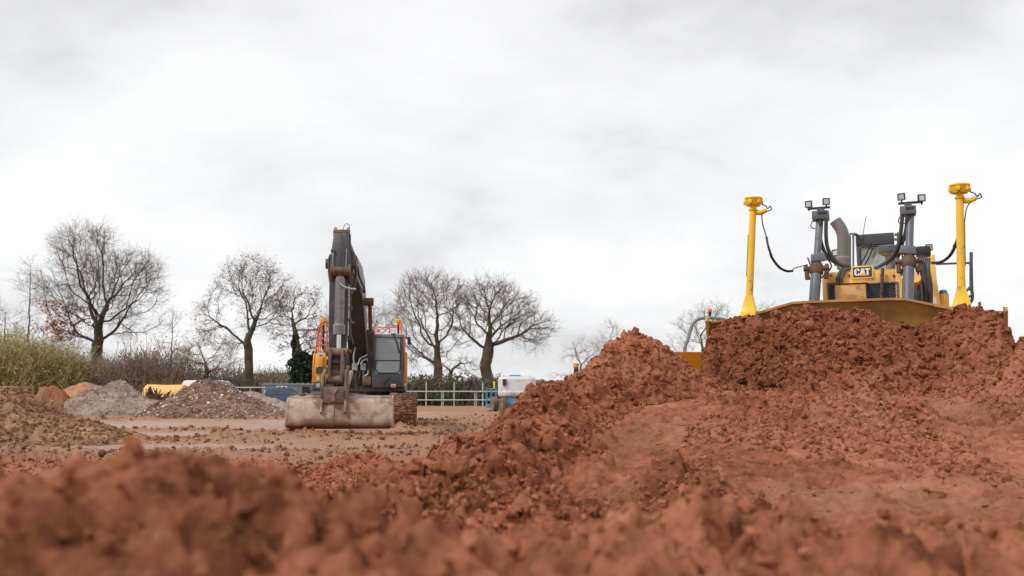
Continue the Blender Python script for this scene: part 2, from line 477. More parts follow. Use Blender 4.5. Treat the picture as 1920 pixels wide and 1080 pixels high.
def crumbs(x, y, amp, seed=0, r=None):
    """broken soil: lumps inside lumps; finer ones drop out far from the camera"""
    if r is None: r = np.hypot(x, y)
    z = 0.12*fbm(x*1.1, y*1.1, 4, seed+5)
    z = z + 0.30*clods(x, y, 0.30, seed+11)*fade(r, 60, 90)
    z = z + 0.30*rubble(x, y, 0.30, seed+15, 5, 0.72, r)
    m = r < 30
    if m.any():
        zz_ = np.zeros_like(z)
        xm, ym, rm = x[m], y[m], r[m]
        q = 0.75*clods(xm, ym, 0.10, seed+31, 0.2, 0.55)*fade(rm, 15, 28)
        q = q + 0.8*clods(xm, ym, 0.045, seed+41, 0.2, 0.55)*fade(rm, 13, 16)
        q = q - 0.065*sst(0.22, 0.50, fbm(xm*8, ym*8, 3, seed+71))*fade(rm, 15, 28)
        zz_[m] = q; z = z + zz_
    return (z+0.06)*amp
def shake(x, y, k=1.0, seed=900):
    """sideways shift of a soil surface so that crumbs overhang"""
    a, b = 0.034*k, 0.014*k
    dx = a*fbm(x*9, y*9, 2, seed) + b*fbm(x*26, y*26, 2, seed+3)
    dy = a*fbm(x*9+70, y*9, 2, seed+6) + b*fbm(x*26+70, y*26, 2, seed+9)
    return x+2*dx, y+2*dy

def pline(pts, x, y):
    """nearest point on a polyline of (x,y,z,...): distance, side (+ right of travel), interpolated rest"""
    P = np.array([tuple(p) for p in pts], dtype=np.float32)
    bd = np.full(x.shape, 1e9, np.float32); bs = np.zeros_like(bd)
    bv = np.zeros(x.shape + (P.shape[1]-2,), np.float32)
    for a, b in zip(P[:-1], P[1:]):
        d = b[:2]-a[:2]; l2 = float(d@d)
        t = np.clip(((x-a[0])*d[0] + (y-a[1])*d[1])/l2, 0, 1)
        qx, qy = x-(a[0]+t*d[0]), y-(a[1]+t*d[1])
        dist = np.hypot(qx, qy); k = dist < bd
        side = np.sign(qx*d[1] - qy*d[0])
        bd = np.where(k, dist, bd); bs = np.where(k, side, bs)
        v = a[2:][None]*(1-t[..., None]) + b[2:][None]*t[..., None]
        bv = np.where(k[..., None], v, bv)
    return bd, bs, bv

# crest of the windrow that the blade left, seen as the middle skyline of soil
WIND_PX = [(1335,710,13.1),(1290,696,12.8),(1264,672,12.5),(1246,650,12.3),(1218,628,12.0),(1195,614,11.8),(1165,640,11.3),
           (1120,668,10.6),(1084,690,10.0),(1066,726,9.8),(1042,712,9.3),(1010,740,8.0),(975,774,6.4),(945,810,5.2),
           (880,832,4.5),(800,862,3.9),(720,880,3.3),(640,896,2.8),(500,915,2.4)]
WIND = [at(*p) for p in WIND_PX]
EDGE = [(p.x, p.y, p.z) for p in WIND] + [(-3.0, 1.0, 0.6), (-3.5, -8, 0.6)]
UY = np.array([-10, 0.0, 1.0, 2.6, 3.5, 4.4, 5.0, 6.5, 8.0, 10.0, 11.5, 13.0, 18.6, 19.9, 60])
UZ = np.array([0.45, 0.5, 0.55, 0.50, 0.50, 0.54, 0.60, 0.73, 0.85, 0.97, 0.97, 0.85, 0.85, 0.0, 0.0])
LY = np.array([-10, 0, 2, 4, 7, 10, 200]); LZ = np.array([0.4, 0.45, 0.42, 0.25, 0.08, 0.0, 0.0])
def ground_base(x, y):
    d, s, _ = pline(EDGE, x, y)
    sd_ = d*s                                 # EDGE runs towards the camera: its right hand is the picture's left
    up = np.interp(y, UY, UZ); lo = np.interp(y, LY, LZ)
    k = sst(-0.6, 1.2, -sd_)
    z = lo + (up-lo)*k
    z = z + 0.17*np.exp(-((x+4.1)/2.2)**2-((y-19.6)/1.0)**2)      # mud pushed up before the bucket
    far = sst(60, 100, y)
    return z - 0.15*far + far*0.15*fbm(x*0.02, y*0.02, 3, 77)
def wet_mask(x, y):
    # two worn strips of slurry left of the excavator, and thin films elsewhere
    a = fbm(x*0.16+0.35*y*0.16, y*0.30, 4, 301)
    reg = sst(-1.0, -5.5, x)*sst(13.5, 17.5, y)*(1-sst(44, 60, y))
    strip1 = np.exp(-((y-(31.5+0.10*x))/4.2)**2)*sst(-4.5, -7, x)
    strip2 = np.exp(-((y-(20.5-0.28*(x+7)))/1.9)**2)*sst(-3.5, -6, x)
    strip3 = np.exp(-((y-(43.0+0.05*x))/4.0)**2)*sst(0, -3, x)*0.8
    w = reg*sst(-0.06, 0.26, a + 0.62*strip1 + 0.60*strip2 + 0.4*strip3 - 0.10)
    pale = np.maximum(0.95*sst(22, 32, y)*(1-sst(62, 80, y))*sst(1.5, -1, x), 0.95*sst(-0.45, 0.05, fbm(x*0.22, y*0.3, 3, 307))*sst(11, 15, y)*sst(2.0, 0, x)*(1-sst(62, 80, y)))
    return w, pale
def lanes(x, y):
    """the two strips the bulldozer's tracks have pressed flat on the slope"""
    out = np.zeros_like(x)
    for x0 in (0.40, 3.05):
        c = x0 + (y-4.5)*0.29
        out = np.maximum(out, np.exp(-((x-c)/(0.36+0.14*fbm(x*0.8, y*0.8, 2, 441)))**4))
    return out*sst(3.2, 4.2, y)*(1-sst(10.6, 11.4, y))
def ground_h(x, y):
    b = ground_base(x, y)
    r = np.hypot(x, y)
    w, pale = wet_mask(x, y)
    d, s, _ = pline(EDGE, x, y)
    on_ramp = sst(0.3, 1.0, -d*s)*(y < 19)
    rough = 0.45 + 0.95*sst(-0.1, 0.4, fbm(x*0.35+3, y*0.35, 3, 401))
    rough = np.where(on_ramp > 0.5, 0.50 + 0.65*sst(-0.15, 0.3, fbm(x*0.5, y*0.5, 3, 411)), rough)
    ln = lanes(x, y)*on_ramp
    rough = rough*(1-0.85*w)*(1-0.48*ln)
    rough = rough*(1-0.55*sst(34, 50, y))
    z = b + crumbs(x, y, 1.0, 100, r)*rough
    # ruts of tracked machines across the lower ground
    rut = np.sin((x*0.25 + y)*1.9 + 1.3*fbm(x*0.3, y*0.3, 2, 421))
    z = z + 0.035*rut*(1-on_ramp)*(1-w)*sst(9, 13, y)*(1-sst(40, 60, y))
    al = 0.28*x + 0.96*y
    z = z + ln*(-0.035 + 0.016*np.sin(al*2*math.pi/0.21 + 1.5*fbm(x*2, y*2, 2, 451)))
    scr = fbm(x*0.7+8, y*1.5, 3, 431)
    pale2 = 0.25*sst(0.12, 0.42, scr)*on_ramp
    return z, w, np.maximum(np.maximum(pale, pale2), 0.28*ln*sst(-0.2, 0.3, scr))

RX0, RX1, RY0, RY1 = -2.6, 8.2, 2.3, 12.9
def in_ramp(x, y, m=0.25):
    return sst(RX0, RX0+m, x)*sst(RX1, RX1-m, x)*sst(RY0, RY0+m, y)*sst(RY1, RY1-m, y)
def make_ground():
    dense = np.linspace(-R(39), R(39), 660)
    side = np.linspace(R(39), R(180), 60)[1:]
    ang = np.concatenate([-side[::-1][:-1], dense, side])
    rad = np.concatenate([[0.02, 0.2, 0.4], np.geomspace(0.6, 120, 280), np.geomspace(130, 2500, 26)])
    A, Rr = np.meshgrid(ang, rad)
    x, y = np.sin(A)*Rr, np.cos(A)*Rr
    xf, yf = x.ravel(), y.ravel()
    z, w, p = ground_h(xf, yf)
    z = z - 0.5*sst(150, 2500, Rr.ravel()) - 0.22*in_ramp(xf, yf)
    nr, na = A.shape
    i = np.arange(nr*na).reshape(nr, na)
    q = np.stack([i[:-1, :-1], i[:-1, 1:], i[1:, 1:], i[1:, :-1]], -1).reshape(-1, 4)[:, ::-1]
    close = np.stack([i[:-1, -1], i[:-1, 0], i[1:, 0], i[1:, -1]], -1).reshape(-1, 4)[:, ::-1]
    # finer piece of the same sheet where the slope faces the camera
    res = 0.025
    nx, ny = int((RX1-RX0)/res), int((RY1-RY0)/res)
    X, Y = np.meshgrid(np.linspace(RX0, RX1, nx), np.linspace(RY0, RY1, ny)); X, Y = X.ravel(), Y.ravel()
    Z, W2, P2 = ground_h(X, Y)
    Z = Z - 0.16*(1-in_ramp(X, Y, 0.12))
    X, Y = shake(X, Y, 0.7)
    j = np.arange(nx*ny).reshape(ny, nx) + len(xf)
    q2 = np.stack([j[:-1, :-1], j[:-1, 1:], j[1:, 1:], j[1:, :-1]], -1).reshape(-1, 4)
    xf, yf, z = np.concatenate([xf, X]), np.concatenate([yf, Y]), np.concatenate([z, Z])
    w, p = np.concatenate([w, W2]), np.concatenate([p, P2])
    inside = in_ramp(xf, yf, 0.9) > 0.999
    q = q[~inside[q].all(1)]
    o = np_mesh('ground', np.stack([xf, yf, z], 1), np.vstack([q, close, q2]), M['soil_ground'], attrs={'wet': w, 'pale': p})
    tag(o, 'churned red-brown site soil with wet pale mud strips', None, kind='structure')
    return o

def heap_mesh(name, hfun, x0, x1, y0, y1, res, mat, label, cat, group=None, base=None, sink=0.10, rot=None, shk=1.0):
    """heap as a height surface over a rectangle; only what stands above the ground is kept.
    rot = (cx, cy, angle): the rectangle lies in a turned frame"""
    nx, ny = int((x1-x0)/res)+1, int((y1-y0)/res)+1
    X, Y = np.meshgrid(np.linspace(x0, x1, nx), np.linspace(y0, y1, ny))
    X, Y = X.ravel(), Y.ravel()
    if rot:
        c, s = math.cos(rot[2]), math.sin(rot[2])
        X, Y = rot[0] + c*X - s*Y, rot[1] + s*X + c*Y
    Z = hfun(X, Y)
    G = ground_base(X, Y) if base is None else np.full_like(Z, base)
    keep = Z > G - sink
    i = np.arange(nx*ny).reshape(ny, nx)
    q = np.stack([i[:-1, :-1], i[:-1, 1:], i[1:, 1:], i[1:, :-1]], -1).reshape(-1, 4)
    q = q[keep[q].any(1)]
    use = np.unique(q); mp = np.zeros(nx*ny, np.int64); mp[use] = np.arange(len(use))
    Xs, Ys = shake(X, Y, shk)
    V = np.stack([Xs, Ys, Z], 1)[use]
    c = np.array([V[:, 0].mean(), V[:, 1].mean(), G[use].mean()])
    o = np_mesh(name, V-c, mp[q], mat, loc=tuple(c))
    return tag(o, label, cat, group)

def ico(sub):
    import bmesh
    bm = bmesh.new(); bmesh.ops.create_icosphere(bm, subdivisions=sub, radius=1.0)
    v = np.array([x.co[:] for x in bm.verts]); f = np.array([[q.index for q in x.verts] for x in bm.faces]); bm.free()
    return v, f
def rand_rot(n, rg):
    q = rg.normal(size=(n, 4)); q /= np.linalg.norm(q, axis=1, keepdims=True)
    w, x, y, z = q.T
    return np.stack([np.stack([1-2*(y*y+z*z), 2*(x*y-z*w), 2*(x*z+y*w)], -1),
                     np.stack([2*(x*y+z*w), 1-2*(x*x+z*z), 2*(y*z-x*w)], -1),
                     np.stack([2*(x*z-y*w), 2*(y*z+x*w), 1-2*(x*x+y*y)], -1)], 1)
def lumps(name, pts, size, mat, parent, seed, sub=2, rugged=0.35, smooth=False):
    """many broken clods or stones as one mesh of loose pieces"""
    rg = np.random.default_rng(seed)
    v, f = ico(sub)
    VV, FF, o = [], [], 0
    nvar = 7
    which = rg.integers(0, nvar, len(pts))
    for k in range(nvar):
        idx = np.where(which == k)[0]
        if not len(idx): continue
        n = 0
        for fr, am in ((1.3, 1.0), (2.9, 0.5), (5.5, 0.3)):
            off = rg.uniform(0, 50, 3)
            n = n + am*(vn(v[:, 0]*fr+off[0]+v[:, 2]*fr*0.7, v[:, 1]*fr+off[1]+v[:, 2]*fr*0.5, k*7+3)-0.5)*2
        t = v*(1+rugged*n)[:, None]
        m = rand_rot(len(idx), rg)
        sc = size[idx][:, None]*rg.uniform(0.65, 1.25, (len(idx), 3))
        w = np.einsum('nij,nvj->nvi', m, t[None]*sc[:, None, :]) + pts[idx][:, None, :]
        VV.append(w.reshape(-1, 3))
        FF.append((f[None] + (np.arange(len(idx))*len(v))[:, None, None] + o).reshape(-1, 3)); o += len(idx)*len(v)
    ob = np_mesh(name, np.concatenate(VV), np.concatenate(FF), mat, parent, smooth=smooth)
    ob['kind'] = 'stuff'
    return ob
def heap_clods(heap, hfun, x0, x1, y0, y1, n, smin, smax, seed, mat, sub=2, rot=None, rugged=0.4, name='clods', above=0.02):
    rg = np.random.default_rng(seed)
    X, Y = rg.uniform(x0, x1, n), rg.uniform(y0, y1, n)
    if rot:
        c, s = math.cos(rot[2]), math.sin(rot[2]); X, Y = rot[0] + c*X - s*Y, rot[1] + s*X + c*Y
    Z = hfun(X, Y)
    ok = Z > ground_base(X, Y) + above
    X, Y, Z = X[ok], Y[ok], Z[ok]
    s = smin*(smax/smin)**(rg.random(len(X))**2.6)
    P = np.stack([X, Y, Z + s*0.25], 1) - np.array(heap.location)
    return lumps(name, P, s, mat, heap, seed, sub, rugged, smooth=False)

# crumbs too many to build one by one: points carrying a broken lump each
def crumb_material(name, d, m_, l):
    m, N, L, B = nmat(name)
    oi = N.new('ShaderNodeObjectInfo')
    c = ramp(N, L, oi.outputs['Random'], [(0.0, d), (0.45, m_), (1.0, l)])
    g = fmap(N, L, noise(N, L, 3.0, 4, 0.7), 0.3, 0.7, 0.7, 1.2)
    mx = N.new('ShaderNodeVectorMath'); mx.operation = 'SCALE'
    L.new(c, mx.inputs[0]); L.new(g, mx.inputs['Scale'])
    L.new(mx.outputs[0], B.inputs['Base Color'])
    B.inputs['Roughness'].default_value = 0.9; B.inputs['Specular IOR Level'].default_value = 0.06
    return m
M['crumb'] = crumb_material('soil_crumb', (0.205, 0.073, 0.0365), (0.30, 0.108, 0.055), (0.41, 0.167, 0.092))
M['crumb_dark'] = crumb_material('dark_soil_crumb', (0.17, 0.061, 0.031), (0.25, 0.091, 0.047), (0.35, 0.142, 0.08))  # crumbs in a darker tone, matching the blade pile
M['crumb_brown'] = crumb_material('brown_soil_crumb', (0.15, 0.072, 0.042), (0.25, 0.13, 0.08), (0.37, 0.21, 0.14))
def crumb_group(mat):
    ng = bpy.data.node_groups.new('crumb_scatter', 'GeometryNodeTree')
    ng.interface.new_socket('Geometry', in_out='INPUT', socket_type='NodeSocketGeometry')
    ng.interface.new_socket('Geometry', in_out='OUTPUT', socket_type='NodeSocketGeometry')
    n, l = ng.nodes, ng.links
    gi, go = n.new('NodeGroupInput'), n.new('NodeGroupOutput')
    ic = n.new('GeometryNodeMeshIcoSphere'); ic.inputs['Radius'].default_value = 1.0; ic.inputs['Subdivisions'].default_value = 2
    tx = n.new('ShaderNodeTexNoise'); tx.inputs['Scale'].default_value = 1.5; tx.inputs['Detail'].default_value = 3.0
    sb = n.new('ShaderNodeVectorMath'); sb.operation = 'SUBTRACT'; sb.inputs[1].default_value = (0.5, 0.5, 0.5)
    sc = n.new('ShaderNodeVectorMath'); sc.operation = 'SCALE'; sc.inputs['Scale'].default_value = 2.2
    sp = n.new('GeometryNodeSetPosition'); sm = n.new('GeometryNodeSetMaterial'); sm.inputs['Material'].default_value = mat
    ip = n.new('GeometryNodeInstanceOnPoints')
    rr_ = n.new('FunctionNodeRandomValue'); rr_.data_type = 'FLOAT_VECTOR'; rr_.inputs['Max'].default_value = (6.28, 6.28, 6.28)
    rs = n.new('FunctionNodeRandomValue'); rs.data_type = 'FLOAT_VECTOR'; rs.inputs['Min'].default_value = (0.6, 0.6, 0.6); rs.inputs['Max'].default_value = (1.35, 1.35, 1.35)
    rs.inputs['Seed'].default_value = 5
    na = n.new('GeometryNodeInputNamedAttribute'); na.data_type = 'FLOAT'; na.inputs['Name'].default_value = 'scl'
    ms = n.new('ShaderNodeVectorMath'); ms.operation = 'SCALE'
    l.new(tx.outputs['Color'], sb.inputs[0]); l.new(sb.outputs[0], sc.inputs[0]); l.new(sc.outputs[0], sp.inputs['Offset'])
    l.new(ic.outputs['Mesh'], sp.inputs['Geometry']); l.new(sp.outputs[0], sm.inputs['Geometry'])
    l.new(rs.outputs['Value'], ms.inputs[0]); l.new(na.outputs['Attribute'], ms.inputs['Scale'])
    l.new(gi.outputs[0], ip.inputs['Points']); l.new(sm.outputs[0], ip.inputs['Instance'])
    l.new(rr_.outputs['Value'], ip.inputs['Rotation']); l.new(ms.outputs[0], ip.inputs['Scale'])
    l.new(ip.outputs[0], go.inputs[0])
    return ng
CRUMB = {'crumb': crumb_group(M['crumb']), 'crumb_brown': crumb_group(M['crumb_brown']), 'crumb_dark': crumb_group(M['crumb_dark'])}
def crumb_points(name, P, s, parent=None, which='crumb'):
    me = bpy.data.meshes.new(name)
    me.vertices.add(len(P)); me.vertices.foreach_set('co', np.ascontiguousarray(P, dtype=np.float32).ravel())
    a = me.attributes.new('scl', 'FLOAT', 'POINT'); a.data.foreach_set('value', np.ascontiguousarray(s, dtype=np.float32))
    me.materials.append(M[which])
    o = link_mesh(name, me, None, parent)
    md = o.modifiers.new('crumbs', 'NODES'); md.node_group = CRUMB[which]
    o['kind'] = 'stuff'
    return o
def heap_crumbs(heap, hfun, x0, x1, y0, y1, n, s0, s1, seed, rot=None, which='crumb', above=0.0, shk=1.0):
    rg = np.random.default_rng(seed)
    X, Y = rg.uniform(x0, x1, n), rg.uniform(y0, y1, n)
    if rot:
        c, s = math.cos(rot[2]), math.sin(rot[2]); X, Y = rot[0] + c*X - s*Y, rot[1] + s*X + c*Y
    Z = hfun(X, Y)
    ok = Z > ground_base(X, Y) + above
    X, Y, Z = X[ok], Y[ok], Z[ok]
    X, Y = shake(X, Y, shk)
    s = s0*(s1/s0)**(rg.random(len(X))**2.4)
    return crumb_points('crumbs', np.stack([X, Y, Z+s*0.35], 1)-np.array(heap.location), s, heap, which)

M['soil_ground'] = M['soil']
ground = make_ground()
def ground_z(x, y): return float(ground_h(np.array([float(x)]), np.array([float(y)]))[0][0])

# loose clods lying about on the ground near the camera and on the lower ground
def ground_clods():
    rg = np.random.default_rng(5)
    n = 170000
    r = np.where(rg.random(n) < 0.76, 2.6*(12.0/2.6)**rg.random(n), 10*(40/10)**rg.random(n)); a = rg.uniform(-R(37), R(37), n)
    x, y = np.sin(a)*r, np.cos(a)*r
    z, w, p = ground_h(x, y)
    patch = fbm(x*0.6, y*0.6, 3, 411) + 0.5*rg.random(n)
    k = (w < 0.5) & (patch > np.where(y < 13, 0.10, 0.15)) & (lanes(x, y) < 0.35 + 0.3*rg.random(n))
    x, y, z, r = x[k], y[k], z[k], r[k]
    x, y = shake(x, y, 0.7)
    s = (0.003 + 0.00066*np.minimum(r, 26))*(0.65+2.8*rg.random(len(r))**7)
    low = (y > 12.5) & (x < 2)
    P = np.stack([x, y, z+s*0.3], 1)
    o = crumb_points('mud_clods', P[low], s[low], None, 'crumb_brown')
    tag(o, 'brown mud clods strewn over the lower ground around the excavator', 'mud clods', kind='stuff')
    o = crumb_points('soil_clods', P[~low], s[~low])
    tag(o, 'loose red soil clods scattered over the slope before the bulldozer', 'soil clods', kind='stuff')
    st = rg.random(len(r)) < 0.0016
    o = lumps('pale_stones', np.stack([x[st], y[st]+0.05, z[st]+0.012], 1), s[st]*0.6, M['stone'], None, 8, 1, 0.25)
    tag(o, 'small pale stones dotted over the red soil', 'stones', kind='stuff')
ground_clods()

# ---- windrow in the middle
def wind_h(x, y):
    d, s, v = pline(WIND, x, y)
    zc = v[:, 0] + 0.03*fbm(x*1.7, y*1.7, 3, 501)
    near = s < 0
    slope = np.where(near, 0.80, 0.85)
    dd = np.sqrt(d*d + 0.08**2) - 0.08
    dd = dd*(1+0.45*fbm(x*1.3, y*1.3, 3, 511))
    z = zc - dd*slope
    g = ground_base(x, y)
    k = 0.18                                    # foot blends out
    z = np.maximum(z, g-0.35)
    amp = 0.40 + 0.70*sst(-0.05, 0.30, z-g)
    big = 0.25*clods(x, y, 0.62, 515)*sst(0.0, 0.3, z-g)
    return z + big - 0.03*sst(0.0, 0.3, z-g) + (crumbs(x, y, 1.0, 200)-0.12)*amp
w_obj = heap_mesh('soil_windrow', wind_h, -2.9, 3.6, 2.2, 14.4, 0.0165, M['soil'],
    'long ridge of crumbly red soil rising to a peak beside the bulldozer blade', 'soil ridge')
heap_clods(w_obj, wind_h, -2.4, 3.4, 3.2, 13.2, 2600, 0.016, 0.050, 21, M['soil'], rugged=0.5)
heap_crumbs(w_obj, wind_h, -2.4, 3.5, 2.6, 13.4, 48000, 0.005, 0.024, 121)

# ---- dozer frame (origin: under the middle of the blade)
DZ_YAW = R(-23)
DZ_O = Vector((4.94, 12.5, 0.85))
DZ_M = Matrix.Translation(DZ_O) @ Matrix.Rotation(DZ_YAW, 4, 'Z')
DZ_I = DZ_M.inverted()
def loc_at(px, py, ly, MI):
    o = MI @ Vector((0, 0, CAM_Z)); d = MI.to_3x3() @ ray(px, py)
    return o + d*((ly-o.y)/d.y)
def dz(px, py, ly): return loc_at(px, py, ly, DZ_I)
BW, BC = 1.94, 1.16                             # half widths of the blade and of its flat middle
def wing_y(x): return -0.42*np.clip((np.abs(x)-BC)/(BW-BC), 0, 1.2)
# soil against the blade: crest height along the blade, read from the photograph
crest_px = [(1300,720),(1325,690),(1330,650),(1338,606),(1350,596),(1390,594),(1420,588),(1445,592),(1475,580),(1492,570),(1520,566),(1545,572),(1580,580),
            (1630,585),(1660,596),(1690,608),(1715,604),(1745,594),(1775,578),(1800,574),(1840,574),(1868,577),(1884,612),(1900,668),(1925,720)]
crest = [dz(px, py, float(wing_y(np.array((px-1605)/139.0)))-0.22) for px, py in crest_px]
CX = np.array([p.x for p in crest]); CZ = np.array([p.z for p in crest])
def pile_h(x, y):
    c, s = math.cos(-DZ_YAW), math.sin(-DZ_YAW)
    dx, dy = x-DZ_O.x, y-DZ_O.y
    lx, ly = c*dx - s*dy, s*dx + c*dy
    zc = np.interp(lx, CX, CZ)
    face = wing_y(lx) - 0.16
    front = face - ly                            # metres in front of the blade
    fr = np.maximum(front-0.10, 0)
    fr = fr*(1+0.22*fbm(lx*1.1, ly*1.1, 3, 521))
    prof = zc - 0.74*fr + 0.16*np.exp(-((fr-0.55)/0.35)**2)
    z = prof + DZ_O.z - np.maximum(-front, 0)*3.0
    g = ground_base(x, y)
    z = np.maximum(z, g-0.35)
    amp = 0.40 + 0.75*sst(0.0, 0.3, z-g)
    big = 0.18*clods(x, y, 0.55, 525)*sst(0.1, 0.4, z-g)
    out = z + big - 0.04 + (crumbs(x, y, 1.0, 300)-0.12)*amp
    behind = front < 0.02
    return np.where(behind, np.minimum(out, g-0.5), out)
p_obj = heap_mesh('soil_pile', pile_h, -2.9, 2.9, -3.1, 0.2, 0.0165, M['soil_dark'],
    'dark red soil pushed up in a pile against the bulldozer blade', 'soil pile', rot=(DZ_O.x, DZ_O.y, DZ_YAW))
heap_clods(p_obj, pile_h, -2.5, 2.5, -2.4, -0.25, 1500, 0.018, 0.060, 22, M['soil_dark'], rot=(DZ_O.x, DZ_O.y, DZ_YAW), rugged=0.5)
heap_crumbs(p_obj, pile_h, -2.7, 2.7, -2.6, -0.2, 13000, 0.006, 0.026, 122, rot=(DZ_O.x, DZ_O.y, DZ_YAW), which='crumb_dark')

# ---- ridge heap at the right edge of the picture
RW = [at(*p) for p in [(1880,712,11.2),(1900,672,10.9),(1918,640,10.7),(1960,600,10.4),(2080,575,9.8),(2300,600,8.8),(2600,640,7.6)]]
def right_h(x, y):
    d, s, v = pline(RW, x, y)
    z = v[:, 0] - (np.sqrt(d*d+0.01)-0.1)*np.where(s > 0, 0.75, 0.9)*(1+0.25*fbm(x, y, 3, 541))
    g = ground_base(x, y); z = np.maximum(z, g-0.35)
    return z + (crumbs(x, y, 1.0, 340)-0.10)*(0.45+0.7*sst(0, 0.3, z-g))
o = heap_mesh('soil_bank', right_h, 5.4, 10.5, 6.0, 12.6, 0.028, M['soil'], 'steep red soil bank at the far end of the bulldozer blade', 'soil bank')
heap_clods(o, right_h, 5.6, 9, 7.5, 11.8, 400, 0.015, 0.09, 23, M['soil'])
heap_crumbs(o, right_h, 5.6, 9, 7.5, 12.2, 11000, 0.006, 0.028, 123)

# ---- mounds right under the camera (out of focus in the photograph)
FL = [at(*p) for p in [(-700,850,1.15),(-300,845,1.2),(0,852,1.25),(60,850,1.27),(200,858,1.3),(300,862,1.3),(440,832,1.35),(520,842,1.36),(620,868,1.35),
      (700,905,1.3),(800,985,1.2),(900,1075,1.12),(1000,1140,1.0)]]
def fl_h(x, y):
    d, s, v = pline(FL, x, y)
    far = s < 0
    z = v[:, 0] - (np.sqrt(d*d+0.04**2)-0.04)*np.where(far, 1.0, 0.30)
    z = z + 0.030*fbm(x*3.2, y*3.2, 3, 551)
    g = ground_base(x, y); z = np.maximum(z, g-0.3)
    c = 0.25*rubble(x, y, 0.15, 561, 6, 0.66) + 0.75*clods(x, y, 0.10, 571, 0.2, 0.6) + 0.8*clods(x, y, 0.045, 581, 0.2, 0.6) - 0.05*sst(0.1, 0.45, fbm(x*11, y*11, 3, 595))
    return z + c - 0.034
o = heap_mesh('soil_mound', fl_h, -2.4, 0.7, 0.30, 3.0, 0.0085, M['soil_brightened'], 'lumpy red-brown soil mound stretching in front of the excavator bucket', 'soil mound', shk=0.45)
heap_clods(o, fl_h, -1.3, 0.3, 0.7, 1.7, 500, 0.006, 0.022, 24, M['soil_brightened'], 2, rugged=0.5)
heap_crumbs(o, fl_h, -1.6, 0.5, 0.6, 1.8, 2600, 0.002, 0.010, 124, shk=0.45)
FR = [at(*p) for p in [(820,1100,1.25),(900,1020,1.45),(960,985,1.6),(1050,1005,1.7),(1160,985,1.85),(1250,952,2.0),(1400,970,2.1),(1550,962,2.1),(1680,972,2.05),(1800,985,2.0),(1950,980,1.9),(2300,970,1.8),(2700,975,1.6)]]
def fr_h(x, y):
    d, s, v = pline(FR, x, y)
    far = s < 0
    z = v[:, 0] - (np.sqrt(d*d+0.05**2)-0.05)*np.where(far, 0.55, 0.06)
    z = z + 0.04*fbm(x*2.2, y*2.2, 3, 651)
    g = ground_base(x, y); z = np.maximum(z, g-0.3)
    c = 0.27*rubble(x, y, 0.18, 661, 6, 0.66) + 0.75*clods(x, y, 0.13, 671, 0.2, 0.6) + 0.8*clods(x, y, 0.055, 681, 0.2, 0.6) - 0.06*sst(0.1, 0.45, fbm(x*9, y*9, 3, 695))
    return z + c - 0.030
o = heap_mesh('soil_hump', fr_h, -0.35, 2.9, 0.45, 3.6, 0.0105, M['soil_brightened'], 'low lumpy red soil hump below the slope in front of the bulldozer', 'soil hump', shk=0.55)
heap_clods(o, fr_h, -0.1, 2.2, 0.9, 2.8, 700, 0.006, 0.026, 25, M['soil_brightened'], rugged=0.5)
heap_crumbs(o, fr_h, -0.2, 2.4, 0.8, 3.2, 4500, 0.002, 0.013, 125, shk=0.55)

# ---- heaps on the lower ground
def cone_h(cx, cy, h, rx, ry, seed, amp=0.4, sharp=0.12, skew=0.0, far_len=0.0):
    def f(x, y):
        u, v = (x-cx)/rx, (y-cy)/ry
        u = u + 0.10*fbm(x*0.9, y*0.9, 3, seed)
        d = np.sqrt(u*u + v*v + sharp**2) - sharp
        z = h*(1-d*(1+skew*u)) + 0.22*h*fbm(x*0.9, y*0.9, 4, seed+7)*(d > 0)
        return np.maximum(z, -0.35) + (crumbs(x, y, 1.0, seed+10)-0.08)*amp
    return f
def cone(name, px, top_py, Y, half_px, depth, mat, label, cat, seed, res=0.06, amp=0.4, sharp=0.12, stones=0, smat=None, ssize=(0.02, 0.07)):
    cx = gx(px, Y); h = gz(top_py, Y); rx = half_px/FPX*Y
    f = cone_h(cx, Y, h, rx, depth, seed, amp, sharp)
    o = heap_mesh(name, f, cx-rx*1.4, cx+rx*1.4, Y-depth*1.4, Y+depth*1.4, res, mat, label, cat)
    if stones:
        heap_clods(o, f, cx-rx*1.1, cx+rx*1.1, Y-depth*1.1, Y+depth*0.4, stones//5, ssize[0], ssize[1], seed+5, M['stone'], 1, None, 0.2, 'pale_stones')
        heap_clods(o, f, cx-rx*1.1, cx+rx*1.1, Y-depth*1.1, Y+depth*0.4, stones, ssize[0], ssize[1], seed+3, smat, 1, None, 0.2, 'stones')
    return o
# brown soil heap at the left edge
f = cone_h(gx(-40, 18.5), 18.5, gz(737, 18.5), 2.9, 2.9, 700, 0.45, 0.18)
o = heap_mesh('soil_heap', f, gx(-40, 18.5)-4, gx(-40, 18.5)+4, 14.5, 22.5, 0.035, M['soil_brown'], 'brown soil heap with crumbly sides beside the wet mud', 'soil heap')
heap_clods(o, f, gx(-40, 18.5)-2.5, gx(-40, 18.5)+2.9, 15.6, 19.5, 700, 0.02, 0.08, 31, M['soil_brown'], 1)
heap_crumbs(o, f, gx(-40, 18.5)-2.6, gx(-40, 18.5)+3.2, 15.2, 19.8, 8000, 0.009, 0.035, 131, which='crumb_brown')
cone('gravel_heap', 398, 709, 37.5, 122, 2.7, M['gravel'], 'brown gravel heap with pale stones, pointed, in front of the white van', 'gravel heap', 710, 0.05, 0.22, 0.10, 5200, M['gravel'], (0.015, 0.065))

